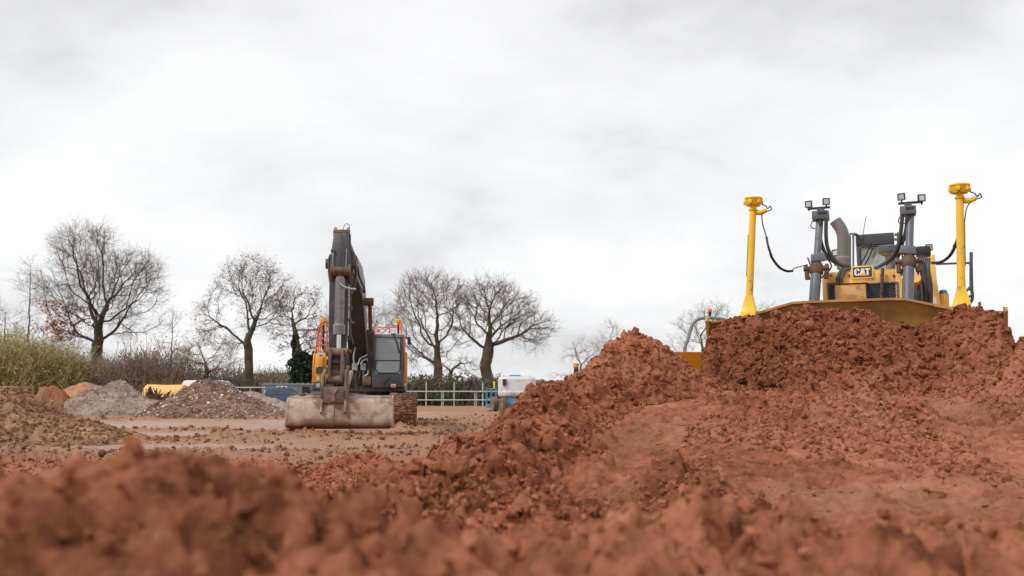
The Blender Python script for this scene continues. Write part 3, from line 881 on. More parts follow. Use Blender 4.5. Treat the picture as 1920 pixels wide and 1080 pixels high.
cone('gravel_heap', 215, 716, 41, 98, 2.8, M['grey_gravel'], 'grey gravel heap beside the orange sand heap', 'gravel heap', 720, 0.06, 0.22, 0.14, 1600, M['grey_gravel'], (0.015, 0.06))
cone('sand_heap', 146, 720, 43.5, 56, 1.9, M['sand'], 'smooth orange sand heap with a rounded top', 'sand heap', 730, 0.06, 0.06, 0.45)
cone('gravel_heap', 160, 716, 48, 75, 2.6, M['grey_gravel'], 'grey gravel heap showing over the orange sand heap', 'gravel heap', 740, 0.08, 0.2, 0.3)
cone('gravel_heap', 455, 734, 44, 92, 2.4, M['grey_gravel'], 'long low grey gravel heap in front of the blue car', 'gravel heap', 750, 0.07, 0.15, 0.4)
cone('soil_heap', 92, 726, 40, 45, 1.6, M['soil'], 'small reddish spoil heap against the hedge beside the sand heap', 'soil heap', 760, 0.07, 0.35, 0.3)
# ------------------------------------------------------------------ crawler tracks
def loop_points(path, n):
    """n points evenly spaced round a closed (y,z) path with the angle of travel"""
    P = [Vector(p) for p in path]; P.append(P[0])
    L = [0.0]
    for a, b in zip(P[:-1], P[1:]): L.append(L[-1] + (b-a).length)
    out = []
    for k in range(n):
        s = L[-1]*k/n
        i = max(j for j in range(len(L)-1) if L[j] <= s)
        t = (s-L[i])/(L[i+1]-L[i])
        p = P[i].lerp(P[i+1], t); d = P[i+1]-P[i]
        out.append((p, math.atan2(d.y, d.x)))
    return out
def arc(c, r, a0, a1, n=10):
    return [(c[0]+r*math.cos(R(a0+(a1-a0)*k/n)), c[1]+r*math.sin(R(a0+(a1-a0)*k/n))) for k in range(n+1)]
def crawler(root, x, path, width, n, pitch, grousers, wheels, mat_frame, frame_box):
    """track > shoes, wheels; path runs with the outside on its right hand"""
    tr = MB()
    for a, b in frame_box: tr.span((x-width*0.28, a[0], a[1]), (x+width*0.28, b[0], b[1]))
    t = tr.build('track', mat_frame, root, 0.02)
    sh = MB().box((0, 0, 0.012), (width, pitch*0.95, 0.024))
    for gy, gh in grousers: sh.box((0, gy, 0.024+gh/2), (width, 0.022, gh), top=(1, 0.6))
    me = sh.mesh('track_shoe', 0.004); me.materials.append(M['track'])
    for p, a in loop_points(path, n):
        o = link_mesh('track_shoe', me, None, t, (x, p.x, p.y))
        o.rotation_euler = (a+math.pi, 0, 0) if True else (0, 0, 0)
    for (cy, cz, r, nm) in wheels:
        w = MB().lathe([(r*0.3, -width*0.22), (r*0.94, -width*0.2), (r, -width*0.16), (r, -width*0.06), (r*0.8, -width*0.04), (r*0.8, width*0.04), (r, width*0.06), (r, width*0.16), (r*0.94, width*0.2), (r*0.3, width*0.22)], (x, cy, cz), (1, 0, 0), 24)
        w.build(nm, M['link'], t)
    return t

def lamp(parent, p, face=(0, -1, 0.0), s=0.10, name='work_light'):
    """square work light: housing, lens, bracket"""
    p = Vector(p); d = Vector(face).normalized(); u = d.cross(Vector((0, 0, 1))).normalized(); v = u.cross(d)
    h = MB()
    def ring(k, off): return [p + d*off + u*(a*s*k/2) + v*(b*s*k/2) for a, b in ((-1,-1),(1,-1),(1,1),(-1,1))]
    h.sweep([ring(0.5, -s*0.55), ring(0.95, -s*0.2), ring(1.0, 0.0), ring(1.0, s*0.12), ring(0.72, s*0.12), ring(0.70, s*0.04)])
    o = h.build(name, M['black'], parent, 0.004)
    MB().sweep([ring(0.69, s*0.02), ring(0.69, s*0.065)]).build('lens', M['lamp'], o)
    MB().bar(p - v*(s*0.5), p - v*(s*0.95), s*0.12, s*0.3, d).build('bracket', M['black'], o)
    return o

# ------------------------------------------------------------------ bulldozer
dozer = empty('bulldozer', DZ_O, DZ_YAW, 'yellow bulldozer with two tall yellow antenna masts on its blade', 'bulldozer')

def make_blade():
    H0, TOPC, TOPE = -0.08, dz(1600, 563, 0.05).z, dz(1345, 601, -0.42).z
    tl = [dz(px, py, ly) for px, py, ly in ((1337, 604, -0.42), (1382, 598, -0.2), (1400, 592, -0.1), (1490, 568, 0.05), (1692, 561, 0.05), (1790, 578, -0.15), (1872, 586, -0.42))]
    TX, TZ = [p.x for p in tl], [p.z for p in tl]
    xs = np.concatenate([np.linspace(-BW, -BC, 5), np.linspace(-BC, BC, 13)[1:], np.linspace(BC, BW, 5)[1:]])
    T = np.linspace(0, 1, 11)
    def pt(x, t, back):
        k = max(0.0, (abs(x)-BC)/(BW-BC))
        top = float(np.interp(x, TX, TZ))
        y = float(wing_y(np.array(x))) + 0.26*(1-(2*t-1)**2) - 0.10*(1-t) - 0.02*t
        return (x, y + back, H0 + (top-H0)*t)
    V, F = [], []
    n, m_ = len(xs), len(T)
    for back in (0.0, 0.05):
        for x in xs:
            for t in T: V.append(pt(x, t, back))
    A = lambda b, i, j: b*n*m_ + i*m_ + j
    for i in range(n-1):
        for j in range(m_-1):
            F.append((A(0,i,j), A(0,i+1,j), A(0,i+1,j+1), A(0,i,j+1)))
            F.append((A(1,i,j), A(1,i,j+1), A(1,i+1,j+1), A(1,i+1,j)))
    for i in range(n-1):
        F.append((A(0,i,m_-1), A(0,i+1,m_-1), A(1,i+1,m_-1), A(1,i,m_-1)))
        F.append((A(0,i,0), A(1,i,0), A(1,i+1,0), A(0,i+1,0)))
    for i in (0, n-1):
        for j in range(m_-1):
            F.append((A(0,i,j), A(0,i,j+1), A(1,i,j+1), A(1,i,j)))
    b = MB().add(V, F).build('blade', M['blade'], dozer, 0, 20)
    # top lip, cutting edge, end plates, back ribs
    lip = MB()
    for x0, x1 in zip(xs[:-1], xs[1:]):
        p, q_ = Vector(pt(x0, 1, 0.02)), Vector(pt(x1, 1, 0.02)); lip.bar(p, q_, 0.10, 0.035)
    lip.build('top_lip', M['blade'], b)
    ce = MB()
    for x0, x1 in ((-BW, -BC), (-BC, BC), (BC, BW)):
        ce.bar(Vector(pt(x0, 0, -0.03)) + Vector((0, 0, 0.06)), Vector(pt(x1, 0, -0.03)) + Vector((0, 0, 0.06)), 0.04, 0.26)
    ce.build('cutting_edge', M['rust'], b)
    for s in (-1, 1):
        e = MB()
        prof = [(pt(BW, t, 0)[1], pt(BW, t, 0)[2]) for t in T]
        fr = [(y-0.17-0.05*math.sin(math.pi*k/10), z) for k, (y, z) in enumerate(prof)]
        poly = prof + [(prof[-1][0]+0.02, prof[-1][1]+0.075), (fr[-1][0]+0.02, fr[-1][1]+0.055)] + fr[::-1]
        e.prism(poly, 'x', s*BW, s*(BW+0.035))
        e.build('end_plate', M['blade'], b)
    rib = MB()
    for x in (-1.5, -0.75, 0, 0.75, 1.5):
        rib.span((x-0.03, 0.20+float(wing_y(np.array(x))), 0.1), (x+0.03, 0.36+float(wing_y(np.array(x))), TOPE-0.05))
    rib.span((-1.1, 0.30, 0.42), (1.1, 0.44, 0.62))
    rib.build('back_ribs', M['yellow'], b, 0.01)
    for s in (-1, 1):
        MB().bar((s*1.28, 0.30, 0.42), (s*1.30, 3.2, 0.55), 0.20, 0.28).build('push_arm', M['yellow'], dozer, 0.03)
make_blade()

def mast(base_px, top_px, ly, side, dome):
    """antenna mast: flared foot plate, post, receiver cup"""
    b, t = dz(base_px[0], base_px[1], ly), dz(top_px[0], top_px[1], ly)
    ax = (t-b).normalized(); Lm = (t-b).length
    p = MB()
    u, v = Vector((1, 0, 0)), Vector((0, 1, 0))
    def sq(h, w, d=None):
        d = d or w
        return [b + ax*h + u*(a*w/2) + v*(c*d/2) for a, c in ((-1,-1),(1,-1),(1,1),(-1,1))]
    p.sweep([sq(-0.09, 0.235, 0.22), sq(0.0, 0.225, 0.2), sq(0.02, 0.21, 0.18), sq(0.22, 0.115), sq(0.24, 0.115)])
    p.sweep([sq(-0.10, 0.31, 0.24), sq(-0.06, 0.31, 0.24)])
    mo = p.build('mast', M['mast_yellow'], dozer, 0.006)
    MB().cyl(b+ax*0.18, b+ax*(Lm-0.20), 0.054, 0.050, 20).build('post', M['mast_yellow'], mo)
    MB().bar(b+ax*0.55-u*0.052*side, b+ax*(Lm-0.6)-u*0.052*side, 0.018, 0.022, v).build('cable_strip', M['cyl_grey'], mo)
    c = b + ax*(Lm-0.20)
    cup = MB().lathe([(0.062, -0.03), (0.066, 0.0), (0.05, 0.005), (0.05, 0.045), (0.105, 0.05), (0.108, 0.065), (0.112, 0.075), (0.128, 0.145), (0.137, 0.15), (0.137, 0.172), (0.125, 0.176)], c, ax, 28)
    for k in range(6):
        a = 2*math.pi*k/6+0.3
        q = c + ax*0.10 + u*math.cos(a)*0.122 + v*math.sin(a)*0.122
        cup.box(q, (0.05, 0.05, 0.055), (0, 0, a))
    cu = cup.build('antenna', M['mast_yellow'], mo, 0.003)
    prof = [(0.122, 0.172), (0.118, 0.185), (0.09, 0.20), (0.04, 0.207), (0.002, 0.208)] if dome else [(0.12, 0.172), (0.115, 0.18), (0.002, 0.184)]
    MB().lathe(prof, c, ax, 28).build('antenna_cover', M['letter'] if dome else M['mast_yellow'], cu)
    arm = MB().tube(spline([c - ax*0.06 + u*0.05, c - ax*0.065 + u*0.13, c - ax*0.03 + u*0.21], 5), [0.04]*6+[0.034]*4+[0.026], 10)
    arm.build('cable_arm', M['mast_yellow'], mo)
    MB().tube(spline([c+ax*0.06+u*0.13, c+ax*0.03+u*0.19, c-ax*0.01+u*0.215, c+ax*0.02+u*0.255, c-ax*0.03+u*0.27, c-ax*0.05+u*0.22], 6), 0.009, 8).build('plug_lead', M['black'], mo)
    return mo, c
mL, cL = mast((1404, 585), (1413, 368), -0.08, 1, True)
mR, cR = mast((1803, 572), (1799, 343), -0.08, -1, False)

def coil(pts, r, turns, wire):
    P = spline(pts, 12); n = turns*9
    out = []
    for k in range(n+1):
        s = k/n*(len(P)-1); i = min(int(s), len(P)-2); p = P[i].lerp(P[i+1], s-i)
        u, v = frame(P[i+1]-P[i]); a = 2*math.pi*k/9
        out.append(p + u*math.cos(a)*r + v*math.sin(a)*r)
    return MB().tube(out, wire, 5)
cab1 = MB().tube(spline([dz(1428, 398, 0.0), dz(1430, 420, 0.02), dz(1437, 444, 0.05)], 8), 0.009, 8).build('antenna_cable', M['black'], dozer)
coil([dz(1437, 444, 0.05), dz(1440, 460, 0.08), dz(1446, 478, 0.12)], 0.016, 14, 0.006).build('coil', M['black'], cab1)
MB().tube(spline([dz(1440, 462, 0.08), dz(1447, 482, 0.15), dz(1460, 500, 0.25), dz(1474, 508, 0.4), dz(1486, 508, 0.5)], 8), [0.012]*6+[0.02]*27, 10).build('loom', M['black'], cab1)
MB().tube(spline([dz(1485, 508, 0.5), dz(1489, 503, 0.55), dz(1500, 500, 0.7), dz(1514, 496, 0.95)], 8), 0.008, 8).build('lead', M['hose'], cab1)
cab2 = MB().tube(spline([dz(1798, 440, 0.06), dz(1795, 452, 0.1), dz(1782, 478, 0.2), dz(1765, 491, 0.4), dz(1748, 493, 0.6)], 8), 0.022, 10).build('antenna_cable', M['black'], dozer)
coil([dz(1797, 446, 0.08), dz(1793, 456, 0.1), dz(1789, 464, 0.15)], 0.022, 9, 0.006).build('coil', M['black'], cab2)
MB().tube(spline([dz(1748, 493, 0.6), dz(1735, 485, 0.7), dz(1718, 480, 0.95)], 8), 0.008, 8).build('lead', M['hose'], cab2)
MB().tube(spline([cR+Vector((0.24, 0, 0.0)), dz(1815, 385, 0.0), dz(1810, 405, 0.02), dz(1808, 424, 0.03)], 8), 0.008, 8).build('antenna_cable', M['black'], dozer)

# hood and radiator guard
GY = 1.35
def rect_px(x0, y0, x1, y1, ly, thick, name, mat, parent, bevel=0.008):
    a, b = dz(x0, y1, ly), dz(x1, y0, ly)
    return MB().span((a.x, ly, a.z), (b.x, ly+thick, b.z)).build(name, mat, parent, bevel)
gl, gr = dz(1543, 560, GY), dz(1690, 505, GY)
hood_w = (gl.x+gr.x)/2
hood = MB()
hood.prism([(GY+0.02, 0.6), (GY+0.02, gr.z-0.02), (GY+0.10, gr.z+0.03), (3.9, gr.z+0.12), (3.9, 0.6)], 'x', gl.x+0.05, gr.x-0.05)
hood = hood.build('hood', M['yellow'], dozer, 0.03)
g = MB()
zt, zb = gr.z, 0.5
for a, b in (((gl.x, GY-0.02, zb), (gl.x+0.10, GY+0.12, zt)), ((gr.x-0.10, GY-0.02, zb), (gr.x, GY+0.12, zt)),
             ((gl.x+0.10, GY-0.018, zt-0.20), (gr.x-0.10, GY+0.12, zt)), ((gl.x+0.10, GY-0.018, zb), (gr.x-0.10, GY+0.12, zb+0.16))):
    g.span(a, b)
guard = g.build('radiator_guard', M['yellow'], hood, 0.012)
def mesh_grille(x0, y0, x1, y1, ly, parent):
    a, b = dz(x0, y1, ly), dz(x1, y0, ly)
    fr = MB()
    w = 0.022
    fr.span((a.x, ly-0.02, a.z), (a.x+w, ly+0.03, b.z)).span((b.x-w, ly-0.02, a.z), (b.x, ly+0.03, b.z))
    fr.span((a.x+w, ly-0.019, b.z-w), (b.x-w, ly+0.03, b.z)).span((a.x+w, ly-0.019, a.z), (b.x-w, ly+0.03, a.z+w))
    o = fr.build('grille', M['cyl_grey'], parent, 0.003)
    MB().span((a.x, ly+0.022, a.z), (b.x, ly+0.036, b.z)).build('backing', M['dark'], o)
    me = MB(); st = 0.050
    W, H = b.x-a.x, b.z-a.z
    k = -H
    while k < W:
        for sgn in (1, -1):
            # line x = k + t (or W - ...) clipped to the opening
            t0, t1 = max(0, -k), min(H, W-k)
            if t1-t0 > 0.01:
                xs = (k+t0, k+t1) if sgn > 0 else (W-k-t0, W-k-t1)
                me.bar((a.x+xs[0], ly+0.002*sgn, a.z+t0), (a.x+xs[1], ly+0.002*sgn, a.z+t1), 0.006, 0.008, (0, 1, 0))
        k += st
    me.build('wire_mesh', M['cyl_grey'], o)
    return o
mesh_grille(1552, 530, 1566, 566, GY-0.02, hood)
mesh_grille(1624, 528, 1684, 566, GY-0.02, hood)
rect_px(1567, 532, 1623, 570, GY-0.16, 0.15, 'front_cover', M['tan'], hood, 0.012)
rect_px(1564, 529, 1628, 532, GY-0.18, 0.19, 'cover_lip', M['yellow'], hood, 0.004)
for px in (1558, 1592, 1652, 1676):
    MB().lathe([(0.018, 0), (0.018, -0.016), (0.01, -0.02)], dz(px, 517, GY-0.018), (0, 1, 0), 8).build('bolt', M['rust'], hood)
for dx in (0, 7):
    MB().tube(spline([dz(1570+dx, 532, GY-0.1), dz(1571+dx, 520, GY-0.12), dz(1577+dx, 508, GY-0.06), dz(1588+dx, 503, GY+0.05)], 6), 0.028, 10).build('hose', M['hose'], hood)
MB().cyl(dz(1652, 562, GY-0.1), dz(1655, 503, GY-0.1), 0.026, n=12).build('pipe', M['rust'], hood)
# name plate: CAT with its yellow triangle
py_ = GY-0.05
sa, sb = dz(1597, 523, py_), dz(1637, 497, py_)
MB().span((sa.x, py_, sa.z), (sb.x, py_+0.025, sb.z)).build('sign_frame', M['yellow'], hood, 0.004)
sg = MB().span((sa.x+0.025, py_-0.006, sa.z+0.025), (sb.x-0.025, py_-0.001, sb.z-0.025)).build('sign_plate', M['plate'], hood)
def letters():
    W, H = sb.x-sa.x-0.05, sb.z-sa.z-0.05
    x0, z0 = sa.x+0.025+W*0.07, sa.z+0.025+H*0.14
    lw, lh = W*0.86, H*0.72
    yy = py_-0.010
    def poly(pts, name, mat, y):
        MB().prism([(x0+p[0]*lw, z0+p[1]*lh) for p in pts], 'y', y, y+0.003).build(name, mat, sg)
    C = [(0.10,0),(0.27,0),(0.33,0.12),(0.33,0.36),(0.22,0.36),(0.22,0.2),(0.19,0.16),(0.155,0.16),(0.125,0.2),(0.125,0.8),(0.155,0.84),(0.19,0.84),(0.22,0.8),(0.22,0.64),(0.33,0.64),(0.33,0.88),(0.27,1),(0.10,1),(0.0,0.86),(0.0,0.14)]
    A = [(0.33,0.0),(0.45,0.0),(0.468,0.2),(0.565,0.2),(0.585,0.0),(0.70,0.0),(0.60,1.0),(0.43,1.0)]
    T = [(0.765,0.0),(0.885,0.0),(0.885,0.82),(1.0,0.82),(1.0,1.0),(0.645,1.0),(0.645,0.82),(0.765,0.82)]
    for q in (C, A, T): poly(q, 'letter', M['letter'], yy)
    poly([(0.30,-0.02),(0.77,-0.02),(0.535,0.42)], 'triangle', M['tri'], yy-0.003)
letters()

# lift cylinders with hoses, head boxes and twin work lights
def lift_cyl(bot, col, top, box, l1, l2, side, hoses):
    b, t = dz(bot[0], bot[1], 0.85), dz(top[0], top[1], 1.30)
    c = b + (t-b)*((bot[1]-col)/(bot[1]-top[1]))
    ext = b + (b-t)*0.25
    o = MB().cyl(c, ext, 0.082, n=20).build('lift_cylinder', M['cyl_grey'], dozer)
    MB().cyl(c, t, 0.058, n=18).build('barrel', M['cyl_grey'], o)
    ax = (t-b).normalized()
    MB().lathe([(0.09, -0.10), (0.112, -0.06), (0.112, 0.0), (0.10, 0.06), (0.075, 0.10)], c, ax, 20).build('collar', M['rust'], o)
    for s in (-1, 1):
        MB().box(c + Vector((s*0.15, 0.02, -0.05)), (0.075, 0.15, 0.24), (0, s*0.08, 0), top=(0.75, 0.8)).build('trunnion', M['rust'], o, 0.015)
        MB().cyl(c + Vector((s*0.08, -0.02, 0)), c + Vector((s*0.195, -0.02, 0)), 0.042, n=12).build('trunnion_pin', M['rust'], o)
    MB().box(c + ax*0.17 + Vector((-0.02*side, -0.03, 0.02)), (0.25, 0.17, 0.13), (0, 0.12*side, 0), top=(0.8, 0.8)).build('bracket', M['cyl_grey'], o, 0.01)
    p0, p1 = dz(box[0], box[3], 1.22), dz(box[2], box[1], 1.22)
    hb = MB().span((p0.x, 1.14, p0.z), (p1.x, 1.40, p1.z)).build('head_box', M['cyl_grey'], o, 0.012)
    ph, pw = p1.z-p0.z, p1.x-p0.x
    MB().span((p0.x+pw*0.35, 1.132, p0.z+ph*0.55), (p1.x-pw*0.12, 1.138, p0.z+ph*0.85)).build('label_plate', M['black'], hb)
    MB().span((p0.x+pw*0.3, 1.18, p1.z), (p0.x+pw*0.75, 1.32, p1.z+0.05)).build('riser', M['dark_grey'], hb)
    q1, q2 = dz(l1[0], l1[1], 1.22), dz(l2[0], l2[1], 1.22)
    zb = p1.z+0.06
    MB().span((min(q1.x, p0.x)-0.02, 1.2, zb-0.015), (max(q2.x, p1.x)+0.02, 1.27, zb+0.015)).build('light_bar', M['black'], o, 0.004)
    for q_, fx in ((q1, -0.35), (q2, 0.35)):
        lamp(o, q_, (fx, -1, -0.1), 0.115)
        MB().cyl((q_.x, 1.23, zb), (q_.x, 1.23, q_.z-0.04), 0.012, n=8).build('lamp_post', M['black'], o)
    # hoses from the head box down to the hood
    for hp in hoses:
        MB().tube(spline([dz(a_, b_, 1.17+0.05*i_) for i_, (a_, b_) in enumerate(hp)], 8), 0.030, 10).build('hose', M['hose'], o)
    rgl = random.Random(3+side)
    for i in range(5):
        x = rgl.uniform(-0.16, 0.16)
        MB().tube(spline([c + Vector((x, 0.1, 0.2)), c + Vector((x+rgl.uniform(-.08,.08), 0.12, 0.02)), c + Vector((x*0.5+rgl.uniform(-.1,.1), 0.15, -0.2))], 6), 0.012, 7).build('lead', M['black'], o)
    MB().tube(spline([Vector((p0.x, 1.3, p0.z)), Vector((p0.x-0.03, 1.28, p0.z-0.08)), Vector((p0.x+0.02, 1.28, p0.z-0.13)), Vector((t.x, 1.3, p0.z-0.06))], 6), 0.008, 6).build('lead', M['black'], o)
lift_cyl((1527, 560), 505, (1538, 398), (1523, 395, 1554, 413), (1516, 383), (1549, 378), -1,
         [[(1539, 412), (1537, 440), (1545, 470), (1560, 488), (1578, 496), (1594, 500)], [(1549, 412), (1549, 445), (1553, 468), (1566, 488), (1582, 500), (1594, 506)]])
lift_cyl((1702, 560), 492, (1707, 392), (1688, 386, 1717, 404), (1690, 369), (1728, 371), 1,
         [[(1692, 404), (1689, 435), (1684, 460), (1672, 482), (1655, 496), (1640, 503)], [(1701, 404), (1699, 430), (1693, 452), (1688, 466), (1680, 478), (1660, 496)]])

# exhaust stack, precleaner
EY = 2.5
ex = MB()
path = spline([dz(1581, 505, EY), dz(1581, 470, EY), dz(1581, 446, EY), dz(1577, 430, EY), dz(1566, 414, EY)], 8)
ex.tube(path, 0.102, 24, False)
ex.tube([p for p in path], 0.094, 24, False)
exo = ex.build('exhaust_pipe', M['exhaust'], dozer)
MB().lathe([(0.13, -0.05), (0.145, 0.0), (0.145, 0.07), (0.12, 0.10)], dz(1579, 492, EY), (0, 0, 1), 24).build('exhaust_base', M['exhaust'], exo)
pc = dz(1666, 468, 2.3)
pre = MB().lathe([(0.02, 0.065), (0.14, 0.065), (0.165, 0.05), (0.172, 0.02), (0.172, -0.045), (0.15, -0.065), (0.10, -0.07)][::-1], pc, (0, 0, 1), 28).build('precleaner', M['dark_grey'], dozer)
MB().lathe([(0.15, -0.062), (0.11, -0.10), (0.06, -0.12), (0.055, -0.42)][::-1], pc, (0, 0, 1), 20).build('stem', M['exhaust'], pre)
lamp(dozer, dz(1566, 474, 2.6), (-0.5, -1, 0), 0.12)

# cab: roof box, pillars, panes, wipers
CY = 4.2
r0, r1 = dz(1605, 461, CY), dz(1676, 436, CY)
xa, xb = r0.x, r1.x
floor_z = 1.1
roof = MB()
roof.prism([(CY-0.02, r0.z), (CY-0.02, r1.z), (CY+0.1, r1.z+0.02), (CY+1.5, r1.z+0.02), (CY+1.5, r0.z)], 'x', xa, xb)
cabo = roof.build('cab', M['roof'], dozer, 0.02)
wb = dz(1605, 515, CY).z - 0.2
pil = MB()
for x in (xa+0.03, xb-0.03):
    for y in (CY+0.03, CY+1.45): pil.span((x-0.03, y-0.03, wb), (x+0.03, y+0.03, r0.z))
pil.span((xa, CY, wb-0.4), (xb, CY+1.48, wb))
pil.build('cab_frame', M['dark_grey'], cabo, 0.01)
MB().span((xa+0.062, CY+0.02, wb+0.002), (xb-0.062, CY+0.032, r0.z-0.002)).build('windscreen', M['glass'], cabo)
for x in (xa+0.02, xb-0.032): MB().span((x, CY+0.062, wb+0.002), (x+0.012, CY+1.418, r0.z-0.002)).build('side_window', M['glass'], cabo)
MB().span((xa+0.062, CY+1.44, wb+0.002), (xb-0.062, CY+1.452, r0.z-0.002)).build('rear_window', M['glass'], cabo)
seat = MB().span((xa+0.2, CY+0.75, wb-0.02), (xb-0.2, CY+1.15, wb+0.12)).span((xa+0.22, CY+1.1, wb+0.1), (xb-0.22, CY+1.22, wb+0.5))
seat.build('seat', M['black'], cabo, 0.03)
fr = MB()
zt_ = r0.z-0.03
fr.tube([Vector((xa+0.07, CY-0.005, wb+0.05)), Vector((xa+0.07, CY-0.005, zt_-0.05)), Vector((xa+0.11, CY-0.005, zt_)), Vector((xb-0.11, CY-0.005, zt_)), Vector((xb-0.07, CY-0.005, zt_-0.05)), Vector((xb-0.07, CY-0.005, wb+0.05))], 0.012, 8)
fr.build('windscreen_seal', M['black'], cabo)
for k in range(2):
    MB().tube([dz(1633+6*k, 456, CY-0.04), dz(1624+7*k, 478, CY-0.04), dz(1612+9*k, 498, CY-0.03)], [0.014, 0.012, 0.008], 8).build('wiper', M['black'], cabo)
    MB().tube(spline([dz(1636+4*k, 462, CY-0.05), dz(1640+3*k, 472, CY-0.06), dz(1634+4*k, 484, CY-0.04)], 6), 0.005, 6).build('washer_hose', M['black'], cabo)
MB().tube([dz(1616, 449, CY-0.05), dz(1617, 446, CY-0.05), dz(1624, 405, CY-0.05)], [0.02, 0.007, 0.005], 8).build('aerial', M['black'], cabo)
for px in (1594, 1600):
    h = MB().tube(spline([dz(px, 505, CY-0.3), dz(px, 470, CY-0.3), dz(px, 448, CY-0.3), dz(px-1, 440, CY-0.3), dz(px+3, 438, CY-0.2), dz(px+9, 441, CY)], 6), 0.018, 8)
    h.build('grab_rail', M['cyl_grey'], cabo)
h = MB()
for y in (440, 449): h.cyl(dz(1677, y, CY-0.05), dz(1683, y, CY-0.05), 0.025, n=10)
h.tube([dz(1684, 436, CY-0.05), dz(1684, 500, CY-0.05)], 0.022, 8)
h.build('rear_bracket', M['dark_grey'], cabo)

# right hand flank: hose bundle, fender, handrail, filler, lamp
fd = MB()
FY = 2.8
fd.sweep([[dz(px, py, yy) for px, py in ((1733, 486), (1742, 478), (1753, 477), (1756, 520), (1764, 575), (1768, 640), (1748, 640), (1744, 560), (1744, 520))] for yy in (FY, FY+0.9)])
fender = fd.build('fender', M['yellow'], dozer, 0.008)
rect_px(1747, 558, 1756, 572, FY-0.008, 0.006, 'decal', M['letter'], fender, 0)
fd = MB(); a = dz(1720, 580, FY+0.4); b = dz(1746, 520, FY+0.4)
fd.span((gr.x+0.02, FY+0.35, 0.9), (b.x, FY+1.6, b.z)); fd.build('side_body', M['dark_grey'], fender, 0.02)
rgd = random.Random(8)
for i in range(9):
    x = 1719 + i*2.9
    pts = [dz(x+rgd.uniform(-2, 2), 472+rgd.uniform(0, 14), 2.2), dz(x+rgd.uniform(-2, 3), 505, 2.15), dz(x+rgd.uniform(-1, 5), 535, 2.15), dz(x+6+rgd.uniform(-3, 4), 575, 2.2)]
    MB().tube(spline(pts, 6), rgd.choice((0.014, 0.02, 0.028)), 8).build('hose', M['hose'] if i % 3 else M['black'], dozer)
MB().box(dz(1731, 472, 2.3), (0.22, 0.25, 0.16)).build('valve_block', M['black'], dozer, 0.02)
MB().tube(spline([dz(1692, 468, 2.2), dz(1712, 466, 2.2), dz(1728, 470, 2.25)], 5), 0.03, 8).build('hose', M['black'], dozer)
lamp(dozer, dz(1742, 464, 2.2), (0.2, -1, 0), 0.11)
MB().cyl(dz(1735, 477, 2.22), dz(1740, 469, 2.22), 0.012, n=8).build('lamp_stalk', M['black'], dozer)
MB().lathe([(0.085, -0.25), (0.095, -0.1), (0.10, 0.0), (0.09, 0.05)], dz(1715, 522, 2.0), (0, -1, 0.2), 16).build('filter', M['yellow'], dozer)
MB().cyl(dz(1720, 545, 1.9), dz(1716, 575, 1.9), 0.03, n=10).build('hose', M['capblue'] if False else M['hose'], dozer)
RY = 3.6
rail = MB()
rail.tube(spline([dz(1821, 473, RY), dz(1821, 500, RY), dz(1822, 540, RY), dz(1823, 560, RY), dz(1815, 572, RY), dz(1810, 582, RY)], 6), 0.028, 10)
rail.tube([dz(1755, 495, RY), dz(1817, 493, RY), dz(1820, 500, RY)], 0.02, 8)
rail.build('handrail', M['dark_grey'], dozer)
for a_, b_ in (((1820, 500), (1820, 545)), ((1822, 535), (1810, 548)), ((1823, 552), (1810, 562))):
    MB().tube([dz(a_[0], a_[1], RY-0.02), dz(b_[0], b_[1], RY-0.02)], 0.022, 8).build('handrail', M['dark_grey'], dozer)
fl = MB().lathe([(0.075, -0.35), (0.085, -0.02), (0.09, 0.0), (0.055, 0.01)], dz(1769, 552, 3.0), (0, 0, 1), 18).build('filler_neck', M['yellow'], dozer)
MB().lathe([(0.06, 0.0), (0.07, 0.02), (0.06, 0.07), (0.03, 0.08)], dz(1769, 552, 3.0), (0, 0, 1), 14).build('filler_cap', M['capblue'], fl)
# chassis and tracks (mostly hidden by the blade)
MB().span((-0.62, 1.5, 0.45), (0.62, 5.2, 1.15)).build('chassis', M['yellow'], dozer, 0.03)
cx_ = hood_w
rear = MB().span((-0.95, CY+0.2, 1.1), (0.95, CY+1.9, 1.55)); rear.build('rear_deck', M['yellow'], dozer, 0.05)
tp = arc((1.75, 0.45), 0.42, 270, 130, 9) + arc((3.6, 1.25), 0.40, 130, 40, 6) + arc((4.9, 0.45), 0.42, 40, -90, 9)
for s in (-1, 1):
    crawler(dozer, s*1.02, tp[::-1], 0.56, 41, 0.215, [(0.07, 0.06)],
            [(1.75, 0.45, 0.38, 'idler'), (4.9, 0.45, 0.38, 'idler'), (3.6, 1.25, 0.36, 'sprocket')] + [(2.3+0.5*k, 0.22, 0.15, 'roller') for k in range(5)],
            M['yellow'], [((1.9, 0.25), (4.8, 0.62))])
# ------------------------------------------------------------------ excavator
EX_YAW = R(6)
EX_O = Vector((-4.96, 28.0, 0.02))
EX_M = Matrix.Translation(EX_O) @ Matrix.Rotation(EX_YAW, 4, 'Z')
EX_I = EX_M.inverted()
def ex(px, py, ly): return loc_at(px, py, ly, EX_I)
exc = empty('excavator', EX_O, EX_YAW, 'dark grey and yellow tracked excavator with wide bucket on the mud', 'excavator')
